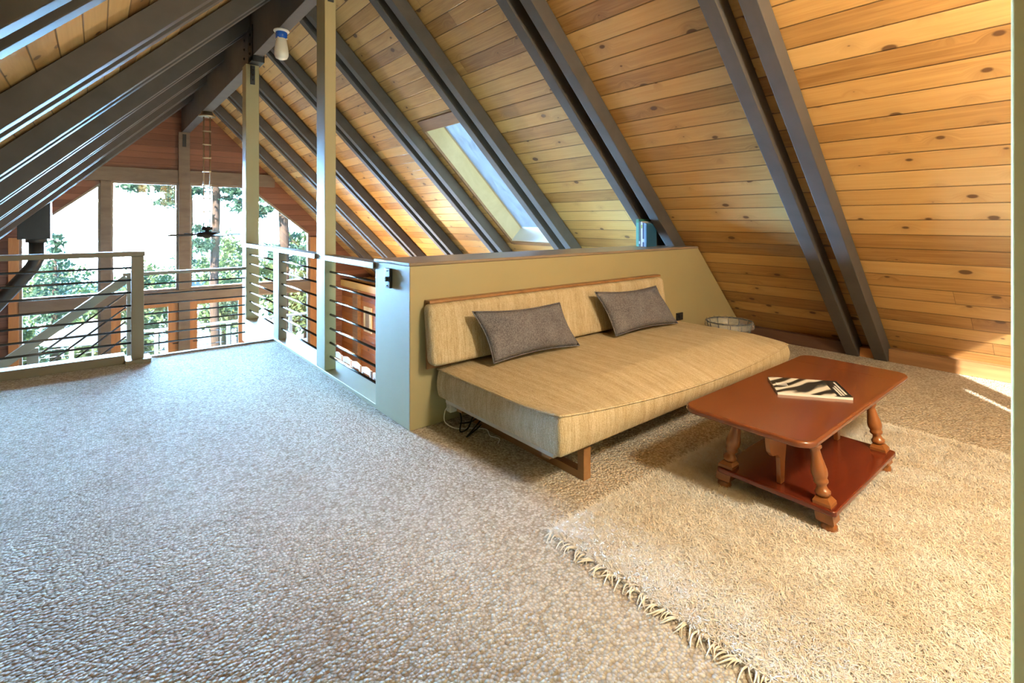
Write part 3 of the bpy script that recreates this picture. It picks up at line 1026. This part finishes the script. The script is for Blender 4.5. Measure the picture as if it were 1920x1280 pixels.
# backrest: leaning cushion
bx0, bx1 = 1.695, 4.36
bm = BM()
prism(bm, [(2.845, .445), (2.955, .445), (3.012, .845), (2.905, .845)], 'x', bx0, bx1)
bmesh.ops.subdivide_edges(bm, edges=[e_ for e_ in bm.edges if abs(e_.verts[0].co.x - e_.verts[1].co.x) > 1], cuts=20)
mk('backrest', bm, M['tweed'], t, bevel=0.04, seg=5)
mk('back_rail', prism(BM(), [(2.985, .40), (3.005, .40), (3.022, .865), (2.955, .865), (2.950, .847), (3.004, .847)], 'x', bx0 + .03, bx1 + .015), M['teak'], t, bevel=0.003)
mk('base_panel', box(BM(), mx0 + .03, mx1 - .05, my0 + .08, my1 - .05, .172, .208), M['panel'], t)
mk('frame_rail', box(box(BM(), mx0 + .06, mx1 - .08, my0 + .14, my0 + .20, .135, .172), mx0 + .06, mx1 - .08, my1 - .2, my1 - .14, .135, .172), M['teak'], t)
for x in (2.03, 4.20):
    bm = BM()
    ya, yb, ww = 1.85, 2.90, .055
    box(bm, x, x + ww, ya, ya + .045, 0, .172); box(bm, x, x + ww, yb - .045, yb, 0, .172)
    box(bm, x, x + ww, ya + .045, yb - .045, 0, .042); box(bm, x, x + ww, ya + .045, yb - .045, .15, .172)
    mk('leg', bm, M['teak'], t)

# two grey cushions leaning on the backrest
def pillow(name, bl, br, tr, tl, th, label, seed):
    rd = random.Random(seed)
    bm = BM()
    n, m_ = 26, 16
    bl, br, tr, tl = map(Vector, (bl, br, tr, tl))
    nrm = (br - bl).cross(tl - bl).normalized()
    ph = [rd.uniform(0, 6) for _ in range(6)]
    sides = []
    for sgn in (1, -1):
        g = []
        for i in range(n + 1):
            row = []
            for j in range(m_ + 1):
                a, b_ = i / n, j / m_
                # edges pull in between the corners
                ia = a + .035 * math.sin(PI * b_) * (0.5 - a) * 2 * (abs(a - .5) * 2) ** 2
                ib = b_ + .07 * math.sin(PI * a) * (0.5 - b_) * 2 * (abs(b_ - .5) * 2) ** 2
                p = (bl * (1 - ia) + br * ia) * (1 - ib) + (tl * (1 - ia) + tr * ia) * ib
                f = (max(0, 4 * a * (1 - a)) ** .45) * (max(0, 4 * b_ * (1 - b_)) ** .45)
                wv = .006 * math.sin(9 * a + ph[0] + 4 * b_) + .006 * math.sin(7 * b_ + ph[1] - 5 * a) + .004 * math.sin(17 * a + 11 * b_ + ph[2])
                row.append((p, f, wv))
            g.append(row)
        sides.append((sgn, g))
    V = {}
    for sgn, g in sides:
        for i in range(n + 1):
            for j in range(m_ + 1):
                rim = i in (0, n) or j in (0, m_)
                key = (0 if rim else sgn, i, j)
                if key in V: continue
                p, f, wv = g[i][j]
                V[key] = bm.verts.new(p + nrm * (sgn * th / 2 * f + (wv * f if sgn > 0 else 0)))
    def gv(sgn, i, j):
        return V[(0 if (i in (0, n) or j in (0, m_)) else sgn, i, j)]
    for sgn in (1, -1):
        for i in range(n):
            for j in range(m_):
                bm.faces.new((gv(sgn, i, j), gv(sgn, i + 1, j), gv(sgn, i + 1, j + 1), gv(sgn, i, j + 1)))
    c = (bl + br) / 2
    tt = thing(name, tuple(c), label, 'cushion', 'grey cushions on the daybed')
    mk('cover', bm, M['grey_cloth'], tt, smooth=True)
    edge = [gv_ for gv_ in ()]
    rim = []
    g = sides[0][1]
    for i in range(n + 1): rim.append(g[i][0][0])
    for j in range(1, m_ + 1): rim.append(g[n][j][0])
    for i in range(n - 1, -1, -1): rim.append(g[i][m_][0])
    for j in range(m_ - 1, 0, -1): rim.append(g[0][j][0])
    mk('edge_seam', tube(BM(), rim, .0045, 6, closed=True), M['grey_cloth'], tt, smooth=True)
    return tt
pillow('cushion', (2.045, 2.665, .455), (2.865, 2.655, .448), (2.77, 2.775, .772), (1.965, 2.80, .79), .15, 'grey cushion at the near left end of the daybed', 3)
pillow('cushion', (3.315, 2.665, .452), (4.21, 2.655, .445), (4.04, 2.78, .797), (3.205, 2.80, .812), .15, 'grey cushion nearer the right end of the daybed', 5)

# ------------------------------------------------------------------ coffee table
t = thing('coffee_table', (3.0, 1.1, 0), 'red-brown wooden coffee table with turned legs on the white rug', 'coffee table')
def rrect(x0, x1, y0, y1, r, n=8):
    P = []
    for cx, cy, a0 in ((x1 - r, y1 - r, 0), (x0 + r, y1 - r, 90), (x0 + r, y0 + r, 180), (x1 - r, y0 + r, 270)):
        for k in range(n + 1):
            a = R(a0 + 90 * k / n)
            P.append((cx + r * math.cos(a), cy + r * math.sin(a)))
    return P
mk('tabletop', prism(BM(), rrect(2.385, 4.005, .858, 1.492, .085), 'z', .398, .430), M['cherry'], t, bevel=0.013, seg=4)
mk('shelf', prism(BM(), rrect(2.495, 3.43, .80, 1.35, .02, 3), 'z', .098, .124), M['cherry_dark'], t, bevel=0.006)
legp = [(.028, 0), (.033, .012), (.034, .035), (.028, .045), (.028, .05)]
legt = [(.022, .158), (.031, .166), (.033, .178), (.026, .186), (.021, .196), (.020, .206), (.030, .216), (.031, .226), (.027, .232),
        (.033, .246), (.035, .258), (.0345, .272), (.031, .290), (.025, .318), (.021, .345), (.020, .358), (.029, .366), (.030, .375), (.024, .380), (.028, .398)]
for fx, fy, sx, sy in ((2.545, .836, .01, .075), (2.545, 1.335, .01, -.075), (3.39, .842, -.01, .075), (3.39, 1.335, -.01, -.075)):
    b0, tp = Vector((fx, fy, 0)), Vector((fx + sx, fy + sy, .40))
    bm = BM()
    lathe(bm, legp, b0, tp, 18)
    lathe(bm, legt, b0, tp, 18)
    ax = (tp - b0).normalized()
    rings = []
    for h, wd in ((.048, .029), (.058, .037), (.140, .037), (.158, .025)):
        c = b0 + ax * h
        rings.append([bm.verts.new(c + Vector((a * wd, b_ * wd, 0))) for a, b_ in ((-1, -1), (1, -1), (1, 1), (-1, 1))])
    for i in range(3):
        for k in range(4):
            bm.faces.new((rings[i][k], rings[i][(k + 1) % 4], rings[i + 1][(k + 1) % 4], rings[i + 1][k]))
    bm.faces.new(rings[0]); bm.faces.new(rings[-1][::-1])
    o = mk('leg', bm, M['cherry_leg'], t)
    for p_ in o.data.polygons: p_.use_smooth = len(p_.vertices) == 4 and p_.area < 0.0009 * S * S
bp = [(2.435, .398), (2.63, .398), (2.63, .31), (2.612, .22), (2.605, .124), (2.565, .124), (2.56, .20), (2.555, .255), (2.53, .275), (2.48, .285), (2.452, .31), (2.44, .35)]
mk('leaf_support', prism(BM(), bp, 'y', 1.055, 1.078), M['cherry_leg'], t, bevel=0.004)
mk('leaf_support', prism(BM(), [(5.935 - x, z) for x, z in bp], 'y', 1.055, 1.078), M['cherry_leg'], t, bevel=0.004)
mk('leaf_seam', box(BM(), 3.765, 3.768, .875, 1.475, .4295, .4304), M['cherry_dark'], t)
mk('leaf_seam', box(BM(), 2.715, 2.7175, .860, 0.885, .4295, .4304), M['cherry_dark'], t)

# magazine on the table
C0, CU, CV = Vector((2.945, 1.232, .4305)), Vector((.222, -.303, 0)), Vector((.245, .160, 0))
t = thing('magazine', tuple(C0 + CU / 2 + CV / 2), 'black and white magazine lying on the coffee table', 'magazine')
def mag(u0, u1, v0, v1, z0, z1):
    bm = BM()
    c = [C0 + CU * a + CV * b_ for a, b_ in ((u0, v0), (u1, v0), (u1, v1), (u0, v1))]
    prism(bm, [(p.x, p.y) for p in c], 'z', C0.z + z0, C0.z + z1)
    return bm
mk('pages', mag(.005, .995, .0, .99, 0, .013), M['white'], t)
def mat_cover():
    m, nt, b = newmat('magazine_cover')
    tc = N(nt, 'ShaderNodeTexCoord')
    mp = N(nt, 'ShaderNodeMapping')
    mp.inputs['Rotation'].default_value = (0, 0, R(54))
    mp.inputs['Scale'].default_value = (1.5, 6, 1)
    nt.links.new(tc.outputs['Object'], mp.inputs['Vector'])
    wv = N(nt, 'ShaderNodeTexWave', wave_type='BANDS', bands_direction='Y')
    wv.inputs['Scale'].default_value = 1.1
    wv.inputs['Distortion'].default_value = 10
    wv.inputs['Detail'].default_value = 2
    nt.links.new(mp.outputs[0], wv.inputs['Vector'])
    nt.links.new(ramp(nt, wv.outputs['Fac'], [(0.25, (.02, .02, .018)), (0.5, (.16, .15, .13)), (0.85, (.70, .67, .60))]), b.inputs['Base Color'])
    b.inputs['Roughness'].default_value = 0.25
    return m
mk('cover', mag(0, 1, 0, 1, .013, .0145), mat_cover(), t)
mk('cover_band', mag(.80, 1, 0, 1, .0145, .0150), M['black'], t)
rd = random.Random(4)
for row, v0, v1, ln in ((.845, .05, .55, 1), (.885, .08, .62, 1), (.93, .15, .88, 1)):
    v = v0
    bm = BM()
    while v < v1:
        l = rd.uniform(.02, .05)
        c = [C0 + CU * a + CV * b_ for a, b_ in ((row, v), (row + .026, v), (row + .026, v + l), (row, v + l))]
        prism(bm, [(p.x, p.y) for p in c], 'z', C0.z + .0150, C0.z + .0153)
        v += l + .014
    mk('text_line', bm, M['white'], t)
for k in range(3):
    bm = BM()
    c = [C0 + CU * a + CV * b_ for a, b_ in ((.06, .45 + .06 * k), (.22, .45 + .06 * k), (.22, .475 + .06 * k), (.06, .475 + .06 * k))]
    prism(bm, [(p.x, p.y) for p in c], 'z', C0.z + .0145, C0.z + .0150)
    mk('caption_line', bm, M['white'], t)

# ------------------------------------------------------------------ shag rug with fringe
RX0, RX1, RY0, RY1 = 1.575, 4.16, -1.2, 1.645
t = thing('rug', ((RX0 + RX1) / 2, .3, 0), 'shaggy cream rug with fringe under the coffee table', 'rug')
mk('backing', box(BM(), RX0, RX1, RY0, RY1, 0.0, 0.008), M['shag'], t)
def shag(parent, nb):
    # short wool locks leaning at random, thicker where the camera stands close
    px = rng.uniform(RX0, RX1, nb)
    py = RY1 - (RY1 - RY0) * rng.random(nb)
    keep = py > -0.75
    px, py = px[keep], py[keep]
    n = len(px)
    ang = rng.uniform(0, 2 * PI, n) + 1.2 * np.sin(px * 5 + 2 * np.sin(py * 4))
    lean = rng.uniform(0.022, 0.052, n)
    hgt = rng.uniform(0.010, 0.024, n)
    wd = rng.uniform(0.0008, 0.0019, n)
    dx, dy = np.cos(ang), np.sin(ang)
    base = np.stack([px, py, np.full(n, 0.006)], 1)
    side = np.stack([-dy * wd, dx * wd, np.zeros(n)], 1)
    mid = base + np.stack([dx * lean * .35, dy * lean * .35, hgt * .75], 1)
    tip = base + np.stack([dx * lean, dy * lean, hgt], 1)
    tip[:, 2] += rng.uniform(-.006, .003, n)
    co = np.stack([base - side, base + side, mid + side, mid - side, tip], 1).reshape(-1, 3)
    co = (co - np.array(parent['_o'])) * S
    idx = np.arange(n)[:, None] * 5
    q = (idx + np.array([0, 1, 2, 3])).reshape(-1)
    tr = (idx + np.array([3, 2, 4])).reshape(-1)
    me = bpy.data.meshes.new('pile')
    me.vertices.add(n * 5)
    me.vertices.foreach_set('co', co.astype(np.float32).reshape(-1))
    me.loops.add(n * 7)
    me.loops.foreach_set('vertex_index', np.concatenate([q, tr]).astype(np.int32))
    me.polygons.add(n * 2)
    ls = np.concatenate([np.arange(n) * 4, 4 * n + np.arange(n) * 3]).astype(np.int32)
    me.polygons.foreach_set('loop_start', ls)
    me.update(calc_edges=True)
    me.validate()
    me.materials.append(M['shag'])
    o = bpy.data.objects.new('pile', me)
    COL.objects.link(o)
    o.parent = parent
    o['kind'] = 'stuff'
    return o
shag(t, 340000)
rd = random.Random(11)
y = RY1 - .02
while y > 0.25:
    bm = BM()
    n_ = rd.choice((1, 2, 2, 3))
    a0 = rd.uniform(-.5, .5)
    for k in range(n_):
        ln = rd.uniform(.045, .085)
        a = PI + a0 + rd.uniform(-.3, .3)
        cv = rd.uniform(-1.2, 1.2)
        p = Vector((RX0 + .005, y + rd.uniform(-.006, .006), .008))
        pts = [p.copy()]
        for s_ in range(6):
            p = p + Vector((math.cos(a), math.sin(a), 0)) * ln / 6
            a += cv / 6
            p.z = .006 + .010 * math.sin(PI * (s_ + 1) / 6)
            pts.append(p.copy())
        tube(bm, pts, .0042, 6, r1=.0016)
    mk('tassel', bm, M['yarn'], t, smooth=True)
    y -= rd.uniform(.017, .030)

# ------------------------------------------------------------------ wire waste basket
BX, BY = 5.11, 2.62
t = thing('waste_basket', (BX, BY, 0), 'wire waste basket with clear crinkled liner beyond the daybed', 'waste basket')
mk('rim', tube(BM(), [(BX + .222 * math.cos(2 * PI * k / 40), BY + .222 * math.sin(2 * PI * k / 40), .355) for k in range(40)], .008, 8, closed=True), M['steel'], t, smooth=True)
for k in range(12):
    a = 2 * PI * k / 12
    mk('rib', tube(BM(), [(BX + .218 * math.cos(a), BY + .218 * math.sin(a), .355), (BX + .15 * math.cos(a), BY + .15 * math.sin(a), .012)], .005, 6), M['steel'], t, smooth=True)
mk('base_ring', tube(BM(), [(BX + .15 * math.cos(2 * PI * k / 40), BY + .15 * math.sin(2 * PI * k / 40), .010) for k in range(40)], .008, 8, closed=True), M['steel'], t, smooth=True)
bm = BM()
n = 72
rings = []
for h, r0 in ((.03, .14), (.15, .165), (.27, .19), (.345, .205), (.368, .224), (.345, .236), (.30, .238)):
    rings.append([bm.verts.new((BX + (r0 + .006 * math.sin(k * 2.7 + h * 40) * (1 if h > .2 else .3)) * math.cos(2 * PI * k / n),
                                BY + (r0 + .006 * math.sin(k * 2.7 + h * 40) * (1 if h > .2 else .3)) * math.sin(2 * PI * k / n),
                                h + .006 * math.sin(k * 1.9))) for k in range(n)])
for i in range(len(rings) - 1):
    for k in range(n):
        bm.faces.new((rings[i][k], rings[i][(k + 1) % n], rings[i + 1][(k + 1) % n], rings[i + 1][k]))
bm.faces.new(rings[0])
lm, nt, b = newmat('clear_liner')
b.inputs['Base Color'].default_value = (.62, .63, .62, 1)
b.inputs['Roughness'].default_value = .25
b.inputs['Alpha'].default_value = .22
mk('liner', bm, lm, t, smooth=True, recalc=False)

# ------------------------------------------------------------------ books on the half wall
def book(y0, y1, h, col, label, band=None):
    # spines face the railing side; the row runs between the two rafter planks
    z0, x0, x1 = 1.1225, 4.605, 4.79
    t = thing('book', ((x0 + x1) / 2, (y0 + y1) / 2, z0), label, 'book', 'books on the half wall')
    m = mat_plain('book_' + str(len(bpy.data.materials)), col, .4, .05)
    bm = BM()
    box(bm, x0, x0 + .004, y0, y1, z0, z0 + h)
    box(bm, x0 + .004, x1, y0, y0 + .003, z0, z0 + h)
    box(bm, x0 + .004, x1, y1 - .003, y1, z0, z0 + h)
    mk('cover', bm, m, t)
    mk('pages', box(BM(), x0 + .004, x1 - .004, y0 + .003, y1 - .003, z0 + .003, z0 + h - .004), M['white'], t)
    if band:
        mk('spine_band', box(BM(), x0 - .0008, x0, y0, y1, z0 + band[0], z0 + band[1]), mat_plain('band_' + str(len(bpy.data.materials)), band[2], .4, .03), t)
    return t
book(3.388, 3.423, .300, (.05, .21, .15), 'tall teal book at the left end of the books on the half wall', (.262, .297, (.03, .15, .06)))
book(3.369, 3.386, .278, (.012, .03, .03), 'black book right of the tall teal book', (.03, .06, (.3, .3, .28)))
book(3.357, 3.367, .272, (.15, .12, .115), 'thin brown-grey book left of the white book', None)
book(3.340, 3.355, .276, (.55, .56, .53), 'white spined book with green patch on the half wall', (.20, .24, (.26, .32, .03)))
book(3.318, 3.338, .262, (.015, .02, .07), 'navy book right of the white spined book', (.05, .085, (.4, .4, .42)))
book(3.304, 3.316, .258, (.17, .25, .34), 'thin pale blue book beside the navy book', None)
book(3.287, 3.302, .252, (.02, .085, .17), 'dark blue book at the right end, its cover towards the daybed', None)

# ------------------------------------------------------------------ cords and charger under the daybed
t = thing('power_strip', (1.93, 2.98, .06), 'white adapter box plugged in behind the daybed leg', 'adapter')
mk('body', box(BM(), 1.895, 1.985, 2.965, 3.022, .07, .20), M['white'], t, bevel=0.008)
mk('plug', box(BM(), 1.93, 1.96, 2.945, 2.965, .10, .135), M['black'], t, bevel=0.004)
def cord(name, pts, r, mat, label):
    P = [Vector(p) for p in pts]
    out = []
    for i in range(len(P) - 1):
        p0, p1, p2, p3 = P[max(i - 1, 0)], P[i], P[i + 1], P[min(i + 2, len(P) - 1)]
        for k in range(8):
            s = k / 8
            out.append(0.5 * ((2 * p1) + (p2 - p0) * s + (2 * p0 - 5 * p1 + 4 * p2 - p3) * s * s + (3 * p1 - p0 - 3 * p2 + p3) * s ** 3))
    out.append(P[-1])
    return tag(mk(name, tube(BM(), out, r, 6), mat, smooth=True), label, 'cord')
cord('electric_cable', [(1.945, 2.944, .115), (1.93, 2.88, .05), (1.86, 2.79, .012), (1.93, 2.80, .012), (2.02, 2.86, .05), (2.05, 2.80, .02), (1.90, 2.72, .009),
                    (1.85, 2.70, .009), (1.93, 2.75, .012), (2.06, 2.80, .06), (2.10, 2.86, .05), (1.99, 2.84, .03), (1.88, 2.82, .05)], .005, M['black'],
     'tangled black cord hanging below the daybed corner')
cord('charging_cable', [(1.888, 2.975, .12), (1.85, 2.96, .10), (1.83, 2.93, .04), (1.87, 2.86, .008), (1.95, 2.80, .006), (2.02, 2.72, .006), (1.98, 2.62, .006), (2.0, 2.55, .005), (1.95, 2.50, .005)], .0035, M['white'],
     'thin white cable trailing on the carpet under the daybed')

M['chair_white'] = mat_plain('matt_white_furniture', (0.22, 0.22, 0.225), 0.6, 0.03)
# ------------------------------------------------------------------ the room below
t = thing('dining_table', (3.85, 10.6, FZ), 'long white dining table in the room below', 'table')
mk('tabletop', box(BM(), 3.35, 4.22, 8.6, 12.3, -1.98, -1.93), M['chair_white'], t, bevel=0.01)
for x in (3.45, 4.12):
    for yy in (8.7, 12.2):
        mk('leg', box(BM(), x - .04, x + .04, yy - .04, yy + .04, FZ, -1.98), M['chair_white'], t)
def chair(y, label):
    x = 4.40
    t = thing('dining_chair', (x, y, FZ), label, 'chair', 'white chairs along the dining table')
    mk('seat', box(BM(), x - .40, x + .02, y - .22, y + .22, -2.27, -2.22), M['chair_white'], t, bevel=0.01)
    for sx in (-.37, 0.0):
        for sy in (-.2, .2):
            mk('leg', box(BM(), x + sx - .02, x + sx + .02, y + sy - .02, y + sy + .02, FZ, (-1.70 if sx == 0 else -2.27)), M['chair_white'], t)
    bm = BM()
    bw = .18
    pts = [(y - bw, -1.80), (y + bw, -1.80), (y + bw, -1.70), (y + .1, -1.675), (y, -1.665), (y - .1, -1.675), (y - bw, -1.70)]
    prism(bm, pts, 'x', x - .02, x + .01)
    box(bm, x - .018, x + .008, y - bw, y + bw, -1.96, -1.86)
    mk('backrest', bm, M['chair_white'], t)
for k, yy in enumerate((11.72, 11.17, 10.65, 10.11, 9.55)):
    chair(yy, 'white chair at the dining table below, %s from the tall post' % ordi[k])
t = thing('picture', (5.69, 13.0, -1.6), 'cream framed picture on the orange board wall below', 'picture')
mk('frame', box(BM(), 5.665, 5.699, 12.75, 13.24, -1.60, -0.92), M['cream'], t, bevel=0.005)
mk('print', box(BM(), 5.660, 5.665, 12.88, 13.11, -1.50, -1.02), M['cap'], t)

# ------------------------------------------------------------------ outdoors
struct('ground', prism(BM(), [(-30, 15.2), (40, 15.2), (40, 70), (-30, 70)], 'z', FZ - 4.2, FZ - 4.0), M['dirt'], 'forest floor beyond the deck', 'ground')
struct('deck', box(BM(), -5, 10, GY + .2, 18.6, FZ - .2, FZ - .02), M['deck'], 'grey wooden deck outside the gable', 'deck')
t = thing('deck_railing', (1, 18.3, FZ), 'grey wooden deck railing outside the gable windows', 'railing')
mk('top_rail', box(BM(), -4.5, 9.5, 18.22, 18.40, -1.86, -1.81), M['deck'], t)
for k in range(8):
    x = -4.3 + k * 1.9
    mk('post', box(BM(), x - .05, x + .05, 18.26, 18.36, FZ - .02, -1.86), M['deck'], t)
rods(t, [((-4.5, 18.31, z), (9.5, 18.31, z)) for z in (-2.05, -2.25, -2.45)])
t = thing('patio_umbrella', (-.25, 17.2, FZ), 'white patio umbrella standing on the deck', 'umbrella')
mk('canopy', lathe(BM(), [(1.15, -1.62), (1.13, -1.60), (.6, -1.36), (.02, -1.16)], (-.05, 17.2, 0), n=8), M['canvas'], t)
mk('pole', tube(BM(), [(-.05, 17.2, FZ - .02), (-.05, 17.2, -1.15)], .025, 10), M['deck'], t)

def leaf_mesh(name, clumps, n_per, size, mat, parent, seed):
    """scattered leaf quads round clump centres (cx,cy,cz,rx,ry,rz)"""
    r = np.random.default_rng(seed)
    P = []
    for c in clumps:
        q = r.normal(0, .45, (n_per, 3))
        P.append(np.array(c[:3]) + q * np.array(c[3:]))
    P = np.concatenate(P)
    n = len(P)
    a = r.normal(0, 1, (n, 3)); a /= np.linalg.norm(a, axis=1)[:, None]
    b_ = np.cross(a, r.normal(0, 1, (n, 3))); b_ /= np.linalg.norm(b_, axis=1)[:, None]
    s = (size * r.uniform(.5, 1.2, n))[:, None]
    co = np.stack([P - a * s, P + b_ * s * .5, P + a * s, P - b_ * s * .5], 1).reshape(-1, 3)
    co = (co - np.array(parent['_o'])) * S
    me = bpy.data.meshes.new(name)
    me.from_pydata(co.tolist(), [], (np.arange(n)[:, None] * 4 + np.arange(4)).tolist())
    me.materials.append(mat)
    o = bpy.data.objects.new(name, me)
    COL.objects.link(o)
    o.parent = parent
    return o
GZ = FZ - 4.0
def conifer(x, y, ztop, rad, label, seed, low=GZ):
    t = thing('conifer_tree', (x, y, GZ), label, 'tree', 'trees beyond the gable')
    mk('trunk', tube(BM(), [(x, y, GZ), (x, y, ztop)], .28, 10, r1=.03), M['bark'], t, smooth=True)
    r = random.Random(seed)
    cl = []
    z = ztop
    while z > low + 1:
        f = (ztop - z) / (ztop - low)
        rr = .12 + rad * f
        for k in range(3 + int(7 * f)):
            a = r.uniform(0, 2 * PI)
            d = rr * r.uniform(.2, 1)
            cl.append((x + d * math.cos(a), y + d * math.sin(a), z - d * .25, .28 + .25 * rr, .28 + .25 * rr, .16))
        z -= .30
    leaf_mesh('foliage', cl, 46, .11, M['leaf_dark'], t, seed)
def tall_tree(x, y, r0, clumps, label, seed, ztop=9):
    t = thing('pine_tree', (x, y, GZ), label, 'tree', 'trees beyond the gable')
    r = random.Random(seed)
    pts = [(x + .04 * math.sin(k * .9 + seed), y, GZ + (ztop - GZ) * k / 16) for k in range(17)]
    mk('trunk', tube(BM(), pts, r0, 14, r1=r0 * .75), M['bark'], t, smooth=True)
    bm = BM()
    for c in clumps:
        tube(bm, [(x, y, c[2] + .3), ((x + c[0]) / 2, (y + c[1]) / 2, c[2] + .35), (c[0], c[1], c[2])], .035, 6, r1=.008)
    mk('branch', bm, M['bark'], t, smooth=True)
    cl = []
    for c in clumps:
        for k in range(16):
            cl.append((c[0] + r.gauss(0, c[3] * .5), c[1] + r.gauss(0, .4), c[2] + r.gauss(0, c[4] * .5), .22, .25, .12))
    leaf_mesh('foliage', cl, 42, .085, M['leaf_dark'], t, seed)
def bush(x, y, z, rx, rz, label, seed, n=60):
    t = thing('broadleaf_tree', (x, y, GZ), label, 'tree', 'leafy trees below the deck')
    mk('trunk', tube(BM(), [(x, y, GZ), (x, y, z)], .15, 8, r1=.06), M['bark'], t, smooth=True)
    r = random.Random(seed)
    cl = []
    for k in range(n):
        a, e_ = r.uniform(0, 2 * PI), math.acos(r.uniform(-.6, 1))
        d = r.uniform(.6, 1)
        cl.append((x + rx * d * math.sin(e_) * math.cos(a), y + rx * d * math.sin(e_) * math.sin(a), z + rz * d * math.cos(e_), .5, .5, .4))
    leaf_mesh('foliage', cl, 55, .13, M['leaf_light'], t, seed)
conifer(-1.35, 30, 0.75, 2.1, 'pointed conifer rising behind the left railing', 21)
tall_tree(3.52, 22, .165, [(2.6, 22, 2.55, .5, .25), (4.3, 22, 2.35, .5, .3), (4.5, 21.6, 2.0, .4, .25), (1.6, 21.5, 2.7, .5, .3), (2.0, 21.4, 2.2, .3, .4), (0.9, 21.6, 2.85, .45, .25), (1.2, 21.5, 2.6, .5, .2), (1.9, 21.5, 2.75, .5, .2), (4.0, 21.8, 2.6, .6, .2), (3.0, 21.8, 0.55, .3, .25), (4.1, 22, -1.6, .4, .3)],
          'tall straight trunk seen left of the far tall post', 31)
tall_tree(2.76, 22.4, .075, [(2.5, 22.4, 2.9, .4, .25), (3.0, 22.2, 1.1, .25, .2), (2.6, 22.2, -.1, .2, .2)], 'thin trunk seen close to the gable centre post', 32)
tall_tree(5.42, 20, .20, [(4.9, 20, 2.1, .4, .35), (4.6, 20, 1.75, .35, .25), (6.1, 20, .3, .4, .5), (5.0, 19.8, .2, .25, .3)], 'thick trunk seen between the two tall posts', 33)
bs = [(-4.6, 26, -2.9, 1.5, 1.5), (-2.7, 22.6, -2.7, 1.15, 1.1), (0.5, 22.6, -2.8, 1.15, 1.1), (1.6, 26.2, -2.7, 1.5, 1.4), (4.5, 24.8, -2.6, 1.0, 1.4), (7.0, 22.5, -2.3, 1.3, 1.6), (8.9, 26, -1.9, 1.6, 2.0), (5.9, 30, -2.0, 2.0, 2.0)]
wh = ['far left of the deck', 'below the pointed conifer', 'behind the left glazed door', 'behind the right glazed door', 'left of the thick trunk', 'right of the thick trunk', 'behind the far right window', 'farthest back on the right']
for k, (b_, q) in enumerate(zip(bs, wh)):
    bush(*b_, 'pale green leafy tree %s' % q, 50 + k)

back = [(-9.5, 33, -1.6), (-5.6, 36, -1.2), (-1.5, 34.5, -2.6), (2.6, 33.5, -2.8), (9.6, 33, -1.2), (13.6, 30, -0.8), (12.6, 24.5, -1.2), (6.4, 37, -1.0)]
whb = ['farthest left beyond the railing', 'behind the pointed conifer', 'seen under the patio umbrella', 'behind the door glass right of the centre post',
       'deep behind the thick trunk', 'farthest right beyond the deck', 'close to the right end of the deck', 'in the gap between the two right trunks']
for k, (b_, q) in enumerate(zip(back, whb)):
    bush(b_[0], b_[1], b_[2], 1.75, 1.9, 'hazy green tree farther back, %s' % q, 80 + k, 75)

for o in bpy.data.objects:
    if '_o' in o: del o['_o']
